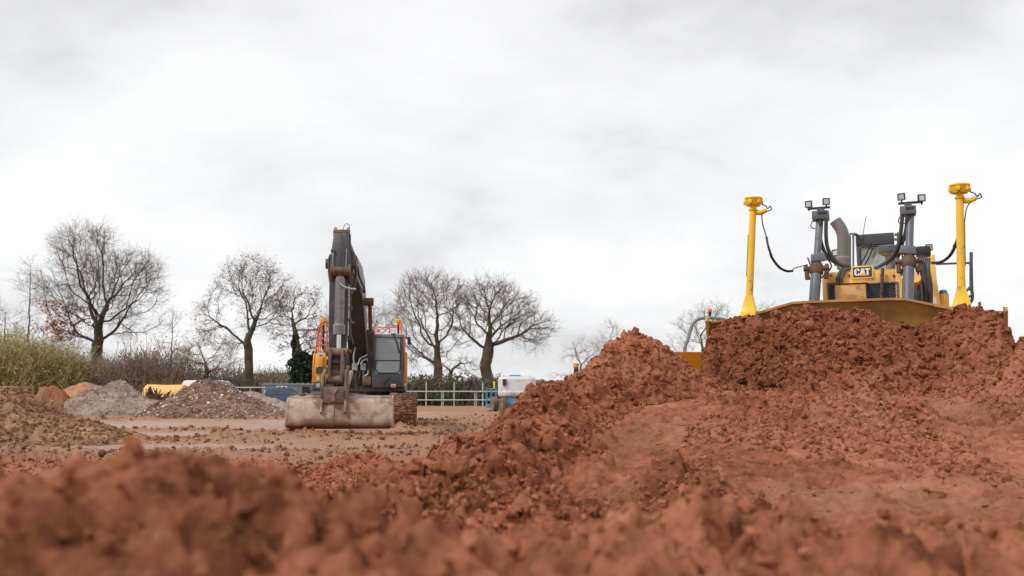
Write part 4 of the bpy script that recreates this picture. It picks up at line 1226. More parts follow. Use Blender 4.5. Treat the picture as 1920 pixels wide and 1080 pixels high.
# tracks
tr_r = 0.46
tp = arc((-1.95, 0.50), tr_r, 270, 90, 12) + arc((1.9, 0.50), tr_r, 90, -90, 12)
for s in (-1, 1):
    crawler(exc, s*1.46, tp[::-1], 0.78, 50, 0.205, [(-0.07, 0.035), (0.0, 0.03), (0.07, 0.035)],
            [(-1.95, 0.5, 0.40, 'idler'), (1.9, 0.5, 0.42, 'sprocket')] + [(-1.4+0.45*k, 0.22, 0.13, 'roller') for k in range(7)],
            M['link'], [((-1.7, 0.28), (1.7, 0.70))])
def caked_mud(x, width, seed):
    rg = np.random.default_rng(seed); n = 1100
    a_ = rg.uniform(R(70), R(285), n); rr_ = tr_r + 0.03
    P = np.stack([x + rg.uniform(-width/2, width/2, n), -1.95 + rr_*np.cos(a_), 0.50 + rr_*np.sin(a_)], 1)
    k = fbm(P[:, 0]*5+seed, a_*3, 3, seed) > -0.15
    o = crumb_points('caked_mud', P[k], rg.uniform(0.012, 0.045, k.sum()), exc, 'crumb_brown')
for s in (-1, 1): caked_mud(s*1.46, 0.78, 70+s)
MB().span((-1.1, -0.9, 0.45), (1.1, 0.9, 0.85)).build('undercarriage', M['link'], exc, 0.05)
MB().lathe([(0.75, 0.0), (0.75, 0.22), (0.70, 0.24)], (0, 0, 0.85), (0, 0, 1), 32).build('slew_ring', M['link'], exc)
# deck and house
MB().prism([(-1.46, -1.15), (-0.40, -1.25), (0.45, -1.25), (1.5, -1.3), (1.5, 1.9), (1.1, 2.7), (-1.1, 2.7), (-1.46, 1.9)], 'z', 1.08, 1.24).build('deck', M['dark_grey'], exc, 0.02)
h = MB().prism([(0.4, 1.24), (0.4, 2.45), (2.0, 2.45), (2.6, 2.2), (2.75, 1.24)], 'x', -1.45, 1.45)
h.build('engine_house', M['ex_yellow'], exc, 0.06)
MB().prism([(1.9, 0.95), (1.9, 2.3), (2.5, 2.3), (2.95, 1.9), (2.95, 0.95)], 'x', -1.44, 1.44).build('counterweight', M['dark_grey'], exc, 0.08)
a, b = ex(583, 716, -1.15), ex(626, 662, -1.15)
X0, X1, Z1 = a.x, b.x-0.02, b.z
tool = MB().prism([(-1.15, 1.26), (-1.15, 1.95), (-1.02, Z1), (0.38, Z1), (0.38, 1.26)], 'x', X0+0.03, X1).build('toolbox', M['ex_yellow'], exc, 0.03)
def epx(x0, y0, x1, y1, ly, th, name, mat, parent, bev=0.006):
    a, b = ex(x0, y1, ly), ex(x1, y0, ly)
    return MB().span((a.x, ly, a.z), (b.x, ly+th, b.z)).build(name, mat, parent, bev)
epx(592, 689, 623, 700, -1.19, 0.035, 'grille', M['dark_grey'], tool)
epx(606, 691, 611, 699, -1.20, 0.012, 'decal', M['ex_yellow'], tool, 0)
epx(585, 716, 626, 730, -1.2, 0.4, 'bumper', M['dark_grey'], tool, 0.02)
epx(596, 668, 606, 688, -1.24, 0.12, 'filter_housing', M['ex_yellow'], tool, 0.02)
MB().lathe([(0.05, 0), (0.055, 0.03), (0.03, 0.05)], ex(601, 668, -1.18), (0, 0, 1), 12).build('filler_cap', M['capblue'], tool)
epx(597, 662, 607, 667, -1.13, 0.012, 'decal', M['letter'], tool, 0)
epx(612, 674, 619, 684, -1.165, 0.02, 'recess', M['dark'], tool)
epx(604, 703, 610, 706, -1.17, 0.012, 'decal', M['red'], tool, 0)
epx(594, 706, 599, 713, -1.17, 0.012, 'decal', M['letter'], tool, 0)
epx(592, 719, 600, 727, -1.215, 0.02, 'tail_plate', M['galv'], tool)
epx(607, 640, 628, 661, 0.7, 0.9, 'air_intake', M['cyl_grey'], exc, 0.03)
MB().span((X1+0.01, 0.30, 1.26), (0.44, 0.385, 2.44)).build('bulkhead', M['boom'], exc, 0.01)
# orange handrails on the toolbox side
def otube(pts, name='handrail', r=0.019, mat=None, parent=None):
    return MB().tube(spline(pts, 5) if len(pts) > 2 else pts, r, 8).build(name, mat or M['orange'], parent or exc)
otube([ex(588, 722, -1.25), ex(588, 690, -1.25), ex(592, 655, -1.22), ex(597, 620, -1.2), ex(601, 605, -1.15)])
otube([ex(600, 662, -0.9), ex(602, 630, -0.9), ex(605, 606, -0.85), ex(612, 606, -0.85), ex(613, 662, -0.85)])
otube([ex(597, 660, -0.6), ex(598, 625, -0.6), ex(601, 612, -0.6), ex(616, 614, 0.3), ex(617, 660, 0.3)])
otube([ex(593, 660, -0.3), ex(595, 630, -0.3), ex(599, 618, -0.3)])
otube([ex(595, 636, -0.6), ex(612, 634, -0.6)])
otube([ex(594, 648, -0.8), ex(613, 646, -0.8)])
def gps(px, py, ly, base):
    p = ex(px, py, ly)
    o = MB().lathe([(0.05, -0.12), (0.055, -0.05), (0.11, -0.03), (0.13, 0.06), (0.12, 0.075), (0.02, 0.08)], p, (0, 0, 1), 20).build('antenna', M['mast_yellow'], exc)
    MB().cyl(p + Vector((0, 0, -0.12)), Vector((p.x, p.y, base)), 0.035, n=10).build('antenna_post', M['black'], o)
gps(607, 603, -0.5, 2.4)
gps(747, 603, 1.6, 2.3)
otube([ex(690, 614, 1.3), ex(742, 614, 1.3)])
otube([ex(749, 612, 1.5), ex(752, 622, 1.4), ex(757, 640, 1.0)])
otube([ex(742, 614, 1.3), ex(746, 607, 1.5), ex(752, 612, 1.5), ex(754, 640, 1.5)])
for px in (700, 730): otube([ex(px, 614, 1.3), ex(px, 640, 1.3)])
# cab
FYc = -1.5
c0, c1 = ex(697, 736, FYc), ex(758, 626, FYc)
cx0, cx1, cz0, cz1 = c0.x, c1.x, 1.20, c1.z
cyb = 0.35
def cab():
    b = MB()
    # lower shell and four corner posts; the front leans back a little to the roof
    yb, yt = FYc-0.05, FYc+0.10
    b.prism([(yb+0.02, cz0), (yb, cz0+0.42), (cyb, cz0+0.42), (cyb, cz0)], 'x', cx0, cx1)
    o = b.build('cab', M['dark_grey'], exc, 0.03)
    for x in (cx0+0.05, cx1-0.05):
        p = MB().bar((x, yb+0.05, cz0+0.40), (x, yt+0.05, cz1-0.08), 0.10, 0.10, (0, 1, 0))
        p.build('cab_post', M['dark_grey'], o, 0.015)
        p = MB().span((x-0.05, cyb-0.1, cz0+0.40), (x+0.05, cyb, cz1-0.08))
        p.build('cab_post', M['dark_grey'], o, 0.015)
    MB().span((cx0+0.1, cyb-0.08, cz0+0.4), (cx1-0.1, cyb-0.03, cz1-0.1)).build('rear_wall', M['dark_grey'], o, 0.015)
    MB().prism([(yt-0.03, cz1-0.10), (yt+0.02, cz1-0.02), (yt+0.2, cz1+0.02), (cyb, cz1), (cyb, cz1-0.10)], 'x', cx0-0.01, cx1+0.01).build('cab_roof', M['cyl_grey'], o, 0.025)
    xi0, xi1 = cx0+0.10, cx1-0.10
    zsp = ex(720, 676, FYc).z
    def yz(z): return yb+0.02 + (yt-yb)*(z-cz0-0.42)/(cz1-0.1-cz0-0.42)
    def pane(z0, z1, nm):
        MB().add([(xi0, yz(z0), z0), (xi1, yz(z0), z0), (xi1, yz(z1), z1), (xi0, yz(z1), z1), (xi0, yz(z0)+0.012, z0), (xi1, yz(z0)+0.012, z0), (xi1, yz(z1)+0.012, z1), (xi0, yz(z1)+0.012, z1)],
                 [(0,1,2,3),(7,6,5,4),(0,4,5,1),(1,5,6,2),(2,6,7,3),(3,7,4,0)]).build(nm, M['glass'], o)
    pane(cz0+0.43, zsp-0.012, 'lower_windscreen'); pane(zsp+0.012, cz1-0.11, 'windscreen')
    MB().bar((xi0, yz(zsp)-0.005, zsp), (xi1, yz(zsp)-0.005, zsp), 0.02, 0.03).build('glazing_bar', M['black'], o)
    zl = cz0+0.45
    s = MB().tube([Vector((xi0+0.01, yz(zsp)-0.01, zsp)), Vector((xi0+0.01, yz(zl+.1)-0.01, zl+0.12)), Vector((xi0+0.05, yz(zl)-0.01, zl+0.03)), Vector((xi0+0.12, yz(zl)-0.01, zl)), Vector((xi1-0.12, yz(zl)-0.01, zl)), Vector((xi1-0.05, yz(zl)-0.01, zl+0.03)), Vector((xi1-0.01, yz(zl)-0.01, zl+0.12)), Vector((xi1-0.01, yz(cz1)-0.01, cz1-0.12))], 0.014, 8)
    s.build('window_seal', M['black'], o)
    for x in (cx0+0.02, cx1-0.032): MB().span((x, yt+0.12, cz0+0.43), (x+0.012, cyb-0.12, cz1-0.11)).build('side_window', M['glass'], o)
    # inside
    MB().span((cx0+0.28, -0.55, cz0+0.42), (cx1-0.28, -0.05, cz0+0.75)).span((cx0+0.3, -0.15, cz0+0.7), (cx1-0.3, -0.02, cz0+1.35)).build('seat', M['black'], o, 0.04)
    for x in (cx0+0.2, cx1-0.2):
        MB().cyl((x, -0.9, cz0+0.42), (x, -0.95, cz0+0.85), 0.02, n=8).build('lever', M['black'], o)
    MB().box((cx0+0.16, -1.15, cz0+0.95), (0.05, 0.20, 0.28)).build('screen', M['black'], o, 0.01)
    # wipers, lamp, mirror
    for k in (0, 1):
        MB().tube([ex(737+2*k, 627, FYc-0.02), ex(744+2*k, 645, FYc-0.04), ex(748+2*k, 662, FYc-0.06)], 0.014, 7).build('wiper', M['black'], o)
    MB().tube([ex(733, 627, FYc), ex(742, 626, FYc)], 0.02, 7).build('wiper_motor', M['black'], o)
    MB().tube([ex(719, 720, FYc-0.08), ex(733, 707, FYc-0.08)], [0.02, 0.008], 7).build('wiper', M['black'], o)
    epx(733, 720, 742, 727, FYc-0.075, 0.03, 'headlight', M['lamp'], o)
    epx(735.5, 721.5, 739.5, 725.5, FYc-0.082, 0.01, 'headlight_bulb', M['beacon'], o)
    MB().box(ex(767, 639, -1.3), (0.10, 0.06, 0.24)).build('mirror', M['black'], o, 0.02)
    MB().cyl(ex(760, 632, -1.35), ex(767, 639, -1.3), 0.014, n=6).build('mirror_arm', M['black'], o)
    MB().lathe([(0.06, 0), (0.06, 0.03), (0.05, 0.09), (0.02, 0.11)], ex(709, 623, -0.9), (0, 0, 1), 14).build('beacon', M['beacon'], o)
    MB().cyl(ex(705, 612, -0.2), ex(706, 600, -0.2), 0.012, n=6).build('aerial', M['black'], o)
    otube([ex(758, 632, -1.45), ex(759, 680, -1.45), ex(757, 718, -1.45)], 'handrail', 0.025, None, o)
    epx(696, 640, 699, 645, -1.4, 0.1, 'side_lamp', M['beacon'], o)
    epx(758.5, 660, 763.5, 718, -0.9, 1.2, 'side_panel', M['ex_yellow'], o, 0.02)
cab()
# boom: a bent box girder
BF = Vector((0, -0.35, 1.85))
def girder(name, spine, wid, mat, parent):
    """spine: list of (y, z, depth) ; box section with constant width"""
    secs = []
    for i, (y, z, d) in enumerate(spine):
        a_ = Vector(spine[max(i-1, 0)][:2]); b_ = Vector(spine[min(i+1, len(spine)-1)][:2])
        t = (b_-a_).normalized(); n = Vector((-t.y, t.x))
        w = wid[i] if isinstance(wid, (list, tuple)) else wid
        secs.append([(sx*w/2, y + n.x*sn*d/2, z + n.y*sn*d/2) for sx, sn in ((-1,-1),(1,-1),(1,1),(-1,1))])
    return MB().sweep(secs).build(name, mat, parent, 0.02)
TIP = ex(640, 495, -7.05); TIP.x = 0
boom = girder('boom', [(-0.2, 1.75, 0.45), (-0.9, 2.4, 0.62), (-2.0, 3.35, 0.80), (-2.9, 3.95, 0.92), (-3.9, 4.22, 0.80), (-5.5, 4.30, 0.60), (-7.0, TIP.z, 0.42)], 0.56, M['boom'], exc)
MB().cyl((-0.46, -0.25, 1.78), (0.46, -0.25, 1.78), 0.13, n=16).build('foot_pin', M['link'], boom)
MB().cyl((-0.55, -2.85, 3.72), (0.55, -2.85, 3.72), 0.12, n=16).build('cylinder_pin', M['rust'], boom)
for s in (-1, 1):
    p0, p1 = Vector((s*0.44, -1.22, 1.45)), Vector((s*0.44, -2.85, 3.72))
    pm = p0.lerp(p1, 0.62)
    o = MB().cyl(p0, pm, 0.105, n=18).build('boom_cylinder', M['boom'], exc)
    MB().cyl(pm, p1, 0.06, n=14).build('rod', M['chrome'] if False else M['rust'], o)
    MB().lathe([(0.12, -0.08), (0.125, 0.05), (0.08, 0.08)], pm, p1-p0, 16).build('gland', M['boom'], o)
for k in range(4):
    x = -0.22 + 0.145*k
    otube([Vector((x, -0.7, 2.65)), Vector((x, -1.9, 3.75)), Vector((x, -2.9, 4.46)), Vector((x, -4.0, 4.66)), Vector((x, -6.3, 4.62))], 'hydraulic_pipe', 0.022, M['hose'], boom)
# stick
aT, aB = ex(641, 432, -7.15), ex(634, 668, -7.45)
AX = (aB.x+ex(640, 432, -7.15).x)/2
def A_(t, off=0.0): return Vector((AX, -7.15 + (-0.30)*t + off, aT.z + (aB.z-aT.z)*t))
stick = girder('stick', [(A_(t).y, A_(t).z, d) for t, d in ((0.03, 0.22), (0.12, 0.42), (0.30, 0.62), (0.42, 0.60), (0.7, 0.44), (0.97, 0.28))], [0.36, 0.40, 0.46, 0.46, 0.44, 0.40], M['boom'], exc)
stick.location.x = AX
for s in (-1, 1):
    MB().prism([(A_(-0.02).y-0.13, A_(0.13).z), (A_(0).y-0.10, A_(0.015).z), (A_(0).y-0.02, A_(-0.025).z), (A_(0).y+0.06, A_(0.0).z), (A_(0).y+0.12, A_(0.13).z)], 'x', s*0.12, s*0.19).build('clevis', M['ram'], stick, 0.012)
    MB().bar(Vector((s*0.16, A_(0.17).y-0.25, A_(0.17).z)), Vector((s*0.16, A_(0.34).y-0.34, A_(0.34).z)), 0.035, 0.08, (0, 1, 0)).build('gusset', M['ram'], stick, 0.006)
MB().cyl((-0.2, A_(0.03).y, A_(0.025).z), (0.2, A_(0.03).y, A_(0.025).z), 0.10, n=16).build('arm_pin', M['rust'], stick)
MB().cyl((-0.38, TIP.y, TIP.z), (0.38, TIP.y, TIP.z), 0.13, n=16).build('pivot_pin', M['link'], stick)
MB().tube(spline([Vector((0.02, A_(0).y-0.1, A_(0.01).z)), Vector((0.09, A_(0).y-0.1, A_(-0.045).z)), Vector((0.19, A_(0).y-0.1, A_(-0.03).z)), Vector((0.18, A_(0).y-0.14, A_(0.06).z))], 6), 0.008, 6).build('cable_loop', M['hose'], stick)
# arm cylinder lying on the boom
p0, p1 = Vector((0, -3.6, 4.85)), Vector((0, A_(0.03).y+0.1, A_(0.03).z))
o = MB().cyl(p0, p0.lerp(p1, 0.65), 0.11, n=16).build('arm_cylinder', M['boom'], exc)
MB().cyl(p0.lerp(p1, 0.65), p1, 0.06, n=12).build('rod', M['chrome'], o)
# bucket cylinder down the front of the stick
fy = A_(0.35).y - 0.46
c_top, c_bot = ex(638, 506, fy), ex(635, 655, fy-0.06)
cbx = (c_top.x+c_bot.x)/2 - AX
def bc(py): p = ex(637, py, fy); return Vector((cbx, fy, p.z))
o = MB().cyl(bc(522), bc(622), 0.115, n=20).build('bucket_cylinder', M['ram'], stick)
MB().box(bc(560), (0.20, 0.20, (bc(524)-bc(606)).z)).build('barrel_guard', M['ram'], o, 0.03)
MB().lathe([(0.14, -0.12), (0.145, 0.10), (0.115, 0.14)], bc(618), (0, 0, 1), 18).build('gland', M['ram'], o)
MB().cyl(bc(622), bc(660), 0.055, n=14).build('rod', M['chrome'], o)
MB().cyl(bc(509)+Vector((-0.24, 0, 0)), bc(509)+Vector((0.24, 0, 0)), 0.115, n=16).build('top_pin', M['rust'], o)
k = MB()
for s in (-1, 1): k.bar(bc(505)+Vector((s*0.2, -0.0, 0.06)), bc(518)+Vector((s*0.2, 0.3, -0.1)), 0.07, 0.26, (0, 1, 0))
k.build('top_bracket', M['rust'], o, 0.015)
MB().cyl(bc(512), bc(522), 0.085, n=12).build('eye', M['rust'], o)
MB().tube(spline([bc(532)+Vector((0.0, -0.12, 0)), bc(538)+Vector((0.09, -0.12, 0)), bc(541)+Vector((0.22, -0.06, 0)), bc(541)+Vector((0.36, 0.1, 0))], 6), 0.022, 8).build('feed_pipe', M['galv'], o)
# hoses and pipes along the stick
rge = random.Random(4)
def sx(px, py, ly): p = ex(px, py, ly); return Vector((p.x-AX, p.y, p.z))
def sh(pts, r=0.026, mat='hose'): MB().tube(spline([sx(*p) for p in pts], 6), r, 8).build('hose', M[mat], stick)
sh([(626, 478, -7.3), (619, 480, -7.3), (617, 500, -7.3), (619, 525, -7.3), (623, 545, -7.35), (624, 570, -7.4)], 0.034)
sh([(623, 545, -7.4), (622, 580, -7.45), (623, 615, -7.5), (625, 640, -7.5)], 0.024, 'black')
sh([(626, 458, -7.3), (625, 480, -7.35), (626, 520, -7.4), (627, 560, -7.4), (628, 610, -7.45)], 0.02)
sh([(667, 480, -6.9), (668, 500, -6.95), (667, 525, -7.0), (661, 545, -7.1), (657, 552, -7.2)], 0.034)
sh([(656, 440, -7.2), (656, 480, -7.3), (655, 540, -7.35), (654, 600, -7.4), (655, 640, -7.4)], 0.026)
sh([(653, 500, -7.45), (654, 560, -7.5), (653, 600, -7.5), (652, 630, -7.5)], 0.02, 'galv')
sh([(660, 478, -7.1), (661, 510, -7.1), (657, 560, -7.2), (657, 620, -7.3), (662, 645, -7.4)], 0.022)
sh([(640, 440, -7.55), (643, 455, -7.55), (639, 475, -7.6), (639, 500, -7.65)], 0.008, 'black')
sh([(670, 500, -6.8), (674, 520, -6.0), (682, 538, -4.5), (684, 548, -3.2)], 0.03, 'black')
for px, py in ((622, 548), (623, 583), (658, 520), (657, 578), (660, 605), (624, 470), (655, 600)):
    MB().box(sx(px, py, -7.48), (0.09, 0.08, 0.07)).build('hose_clamp', M['dark_grey'], stick, 0.01)
MB().box(sx(661, 490, -7.0), (0.14, 0.25, 0.34)).build('hose_block', M['dark_grey'], stick, 0.02)
# linkage: tipping link, coupler
lk = MB()
zt, zbm = sx(635, 660, -7.75).z, sx(635, 712, -7.75).z
for s in (-1, 1):
    lk.prism([(-7.86, zt+0.08), (-7.60, zt+0.08), (-7.52, zbm-0.05), (-7.86, zbm-0.05)], 'x', s*0.11, s*0.18)
lk.cyl((-0.25, -7.72, zt), (0.25, -7.72, zt), 0.10, n=16).cyl((-0.22, -7.72, zbm), (0.22, -7.72, zbm), 0.11, n=16)
lk.span((-0.11, -7.74, zbm+0.12), (0.11, -7.68, zbm+0.24)).span((-0.11, -7.74, zt-0.26), (0.11, -7.68, zt-0.20))
lk.span((-0.109, -7.66, zbm), (0.109, -7.62, zt))
lk.build('tipping_link', M['link'], stick, 0.012)
lk = MB()
for s in (-1, 1):
    lk.bar((s*0.23, -7.42, A_(0.97).z), (s*0.215, -7.70, zt), 0.07, 0.2, (0, 1, 0))
lk.build('side_link', M['link'], stick, 0.012)
cp = MB()
zc1, zc0 = sx(635, 700, -7.7).z, sx(635, 756, -7.7).z
xq = 0.0
for s, top in ((-1, 700), (1, 694)):
    zz1 = sx(635, top, -7.7).z
    cp.prism([(-7.90, zc0+0.02), (-7.95, zc0+0.35), (-7.86, zz1-0.05), (-7.72, zz1+0.02), (-7.55, zz1-0.10), (-7.40, zc0+0.35), (-7.40, zc0+0.02)], 'x', s*0.30, s*0.235)
cp.prism([(-7.93, zc0+0.0), (-7.97, zc0+0.18), (-7.93, zc0+0.38), (-7.6, zc0+0.38), (-7.45, zc0)], 'x', -0.235, 0.235)
co = cp.build('quick_coupler', M['link'], stick, 0.02)
co.location.y = -0.24
MB().prism([(-0.10, zc0+0.34), (-0.02, zc0+0.20), (-0.06, zc0+0.05), (0.06, zc0+0.05), (0.02, zc0+0.20), (0.10, zc0+0.34), (0.05, zc0+0.34), (0, zc0+0.26), (-0.05, zc0+0.34)], 'y', -8.0, -7.94).build('hook', M['steel'], co)
MB().box(sx(657, 708, -7.75), (0.13, 0.2, 0.34), (0, 0.3, 0), top=(0.6, 0.8)).build('coupler_horn', M['steel'], co, 0.03)
# ditching bucket, its rounded back towards the camera
def bucket():
    by = -7.75
    l, r_ = sx(541, 770, by-0.3), sx(733, 770, by-0.3)
    zt_, zb_ = sx(637, 746, by-0.2).z, sx(637, 803, by-0.3).z
    x0, x1 = l.x, r_.x
    H = zt_-zb_
    # outline of the shell in (y,z): from the top rear lip round the back to the cutting lip
    out = [(by+0.10, zt_), (by-0.14, zt_+0.0), (by-0.29, zt_-0.06*H), (by-0.375, zt_-0.24*H), (by-0.44, zt_-0.50*H), (by-0.475, zt_-0.74*H), (by-0.42, zt_-0.92*H), (by-0.16, zb_+0.02), (by+0.10, zb_), (by+0.45, zb_+0.02), (by+0.78, zb_+0.08)]
    P = [Vector((0, a, b)) for a, b in out]; P = [(p.y, p.z) for p in spline(P, 4)]
    def off(pts, d):
        res = []
        for i, p in enumerate(pts):
            a_, b_ = Vector(pts[max(i-1, 0)]), Vector(pts[min(i+1, len(pts)-1)])
            t = (b_-a_).normalized(); n = Vector((-t.y, t.x)); res.append((p[0]-n.x*d, p[1]-n.y*d))
        return res
    inner = off(P, -0.035)
    o = MB().prism(P + inner[::-1], 'x', x0, x1).build('bucket', M['steel'], stick, 0, 30)
    for x, s in ((x0, -1), (x1, 1)):
        e = MB().prism(off(P, 0.012) + [(by+0.72, zb_+0.25), (by+0.28, zt_+0.05)], 'x', x, x+s*0.045)
        e.build('bucket_side', M['steel'], o)
    for x0_, x1_ in ((x0, x1),):
        MB().cyl((x0_, by-0.12, zt_+0.0), (x1_, by-0.12, zt_+0.0), 0.055, n=12).build('top_rail', M['steel'], o)
    for x in (-0.27, 0.27):
        ear = off(P[2:17], 0.09)
        MB().prism(P[2:17] + ear[::-1], 'x', x-0.025, x+0.025).build('ear', M['steel'], o)
    ws = off(P[10:36], 0.02)
    MB().prism(P[10:36] + ws[::-1], 'x', -0.12, 0.02).build('wear_strip', M['steel'], o)
    MB().prism(off(P[26:33], 0.03) + P[26:33][::-1], 'x', x0+0.02, x1-0.02).build('wear_plate', M['rust'], o)
    for s in (-1, 1):
        MB().bar((s*0.30, by-0.05, zt_+0.10), (s*0.9, by-0.05, zt_+0.03), 0.03, 0.05).build('gusset', M['steel'], o)
    for x in (x0+0.03, x0+0.28):
        MB().box((x, by-0.12, zt_+0.07), (0.04 if x < x0+0.1 else 0.12, 0.08, 0.09)).build('lug', M['link'], o, 0.01)
bucket()
# hydraulic clutter between boom and cab
for i, (px, py) in enumerate(((663, 686), (668, 686), (679, 686), (684, 686))):
    MB().cyl(ex(px, py-5, -1.35), ex(px, py+8, -1.35), 0.05, n=10).build('valve', M['galv'] if i != 9 else M['link'], exc)
for i in range(12):
    px = 656+3.2*i
    pts = [ex(px, 690+rge.uniform(-4, 4), -1.3), ex(px+rge.uniform(-3, 3), 705, -1.32), ex(px+rge.uniform(-4, 4), 720, -1.3), ex(px+rge.uniform(-4, 4), 738, -1.15)]
    MB().tube(spline(pts, 5), rge.choice((0.02, 0.03, 0.04)), 7).build('hose', M['hose'] if i % 4 else M['link'], exc)
for pts in ([(671, 684), (676, 672), (684, 668), (690, 664)], [(676, 684), (681, 676), (688, 674), (691, 684), (690, 700), (684, 705)], [(664, 684), (663, 668), (666, 650), (664, 620)]):
    MB().tube(spline([ex(a_, b_, -1.45) for a_, b_ in pts], 6), 0.025, 8).build('hose', M['galv'], exc)
MB().span((-0.4, -1.2, 1.24), (0.42, -0.8, 1.55)).build('valve_tray', M['link'], exc, 0.02)
MB().box(ex(688, 714, -1.35), (0.28, 0.2, 0.3)).build('swivel', M['link'], exc, 0.05)
# ------------------------------------------------------------------ small machines and things behind
def wheel(root, c, r, w, rim_mat, axis=(1, 0, 0), lugs=0, name='wheel'):
    t = MB().lathe([(r*0.55, -w*0.5), (r*0.9, -w*0.5), (r, -w*0.36), (r, w*0.36), (r*0.9, w*0.5), (r*0.55, w*0.5)], c, axis, 28)
    ax = Vector(axis).normalized(); u, v = frame(ax)
    for k in range(lugs):
        for s in (-1, 1):
            a = 2*math.pi*(k+0.25*s)/lugs
            d = u*math.cos(a) + v*math.sin(a)
            t.bar(Vector(c) + d*(r*0.99) + ax*(s*w*0.06), Vector(c) + (u*math.cos(a+0.16) + v*math.sin(a+0.16))*(r*0.985) + ax*(s*w*0.44), 0.045, 0.05, d)
    o = t.build(name, M['tyre'], root)
    MB().lathe([(r*0.12, -w*0.38), (r*0.5, -w*0.34), (r*0.56, -w*0.46), (r*0.56, w*0.46), (r*0.5, w*0.34), (r*0.12, w*0.38)], c, axis, 20).build('rim', rim_mat, o)
    return o

# site dumper behind the soil pile: yellow skip, folding roll bar, beacon
DU = empty('site_dumper', (gx(1318, 21.5), 21.5, 0.0), R(0), 'yellow site dumper with grey roll bar and red beacon behind the soil ridge', 'dumper')
def du(px, py, ly): p = at(px, py, 21.5+ly); return Vector((p.x-DU.location.x, ly, p.z))
hoopL, hoopT = du(1285, 690, 0), du(1335, 596, 0)
lz = hoopT.z
hx = hoopL.x
rb = spline([Vector((hx, 0, 0.95)), du(1284, 660, 0), du(1290, 636, 0), du(1297, 612, 0), du(1304, 602, 0), du(1314, 597, 0), du(1335, 596, 0), du(1352, 598, 0), Vector((hx+1.02, 0, lz-0.05)), Vector((hx+1.18, 0, lz-0.2)), Vector((hx+1.28, 0, lz-0.65)), Vector((hx+1.30, 0, 0.95))], 6)
ro = MB().tube(rb, 0.043, 14).build('roll_bar', M['rops'], DU)
for z in (1.62, 1.83):
    MB().cyl((hx, 0, z-0.05), (hx, 0, z+0.07), 0.058, n=14).build('hinge', M['rops'], ro)
bp = du(1331, 583, 0)
bc_ = MB().lathe([(0.045, -0.03), (0.05, -0.02), (0.055, 0.02), (0.04, 0.06), (0.01, 0.07)], bp, (0, 0, 1), 16).build('beacon', M['beacon'], ro)
MB().lathe([(0.025, -0.15), (0.03, -0.1), (0.045, -0.05), (0.045, -0.03)], bp, (0, 0, 1), 12).build('beacon_stem', M['black'], bc_)
s0, s1 = du(1262, 664, -1.6), du(1322, 664, -1.6)
sk = MB()
zt = s0.z
sk.prism([(-2.7, zt-0.05), (-2.75, zt), (-0.75, zt), (-0.7, 1.0), (-1.2, 0.75), (-2.2, 0.75)], 'x', s0.x-0.25, s0.x+1.55)
sk.build('skip', M['dumper'], DU, 0.05)
MB().span((hx-0.1, -0.6, 0.5), (hx+1.4, 1.6, 1.05)).build('chassis', M['dumper'], DU, 0.05)
MB().span((hx+0.1, 0.5, 1.05), (hx+1.2, 1.6, 1.5)).build('engine_cover', M['dumper'], DU, 0.06)
MB().span((hx+0.4, 0.1, 1.05), (hx+0.9, 0.5, 1.45)).build('seat', M['black'], DU, 0.05)
MB().cyl((hx+0.16, -0.5, 1.0), (hx+0.16, -0.55, 1.95), 0.015, n=8).build('lever', M['galv'], DU)
for y in (-1.7, 1.1):
    for x in (hx-0.25, hx+1.55): wheel(DU, (x, y, 0.5), 0.5, 0.4, M['dumper'], (1, 0, 0), 14)

# survey pole standing behind the ridge
p = at(1074, 722, 13.6)
SP_ = empty('survey_pole', (p.x, 13.6, 0.0), 0, 'white survey pole with black clamp and yellow head behind the soil ridge', 'survey pole')
t = at(1080, 684, 13.6)
tp_ = Vector((t.x-p.x, 0, t.z))
MB().cyl((-0.10, 0, -0.1), tp_*0.96, 0.022, n=12).build('pole', M['white'], SP_)
MB().box(tp_*0.93 + Vector((0, 0, -0.03)), (0.07, 0.09, 0.17), (0, 0.1, 0)).build('clamp', M['black'], SP_, 0.01)
MB().lathe([(0.025, -0.06), (0.045, -0.04), (0.05, 0.02), (0.02, 0.035)], tp_, (0.1, 0, 1), 16).build('head', M['old_yellow'], SP_)

# boom lift
LY_ = 47.5
LF = empty('boom_lift', (gx(966, LY_), LY_, 0.0), R(4), 'grey and blue boom lift with muddy tyres near the fence', 'boom lift')
def lf(px, py, ly=0.0): q_ = at(px, py, LY_+ly); return Vector((q_.x-LF.location.x, ly, q_.z))
a, b = lf(936, 743), lf(1004, 706)
zm = (a.z+b.z)/2
def rr(x0, x1, y0, y1, z, c):
    return [(x0+c, y0, z), (x1-c, y0, z), (x1, y0+c, z), (x1, y1-c, z), (x1-c, y1, z), (x0+c, y1, z), (x0, y1-c, z), (x0, y0+c, z)]
tb = MB().sweep([rr(a.x+0.02, b.x-0.02, -0.55, 1.5, a.z, 0.3), rr(a.x, b.x, -0.6, 1.6, a.z+0.12, 0.3), rr(a.x, b.x, -0.6, 1.6, a.z+0.25, 0.3), rr(a.x+0.01, b.x-0.01, -0.58, 1.58, a.z+0.28, 0.3), rr(a.x, b.x, -0.58, 1.58, b.z-0.15, 0.3), rr(a.x+0.06, b.x-0.06, -0.5, 1.5, b.z, 0.3)]).build('turret', M['lift_white'], LF, 0.02)
c, d = lf(941, 723), lf(948, 711)
MB().span((c.x, -0.66, c.z), (d.x, -0.50, d.z)).build('vent', M['dark'], tb)
for i in range(4):
    zz0 = c.z + (d.z-c.z)*(i+0.5)/4
    MB().span((c.x-0.005, -0.675, zz0-0.02), (d.x+0.005, -0.655, zz0+0.02)).build('louvre', M['dark_grey'], tb)
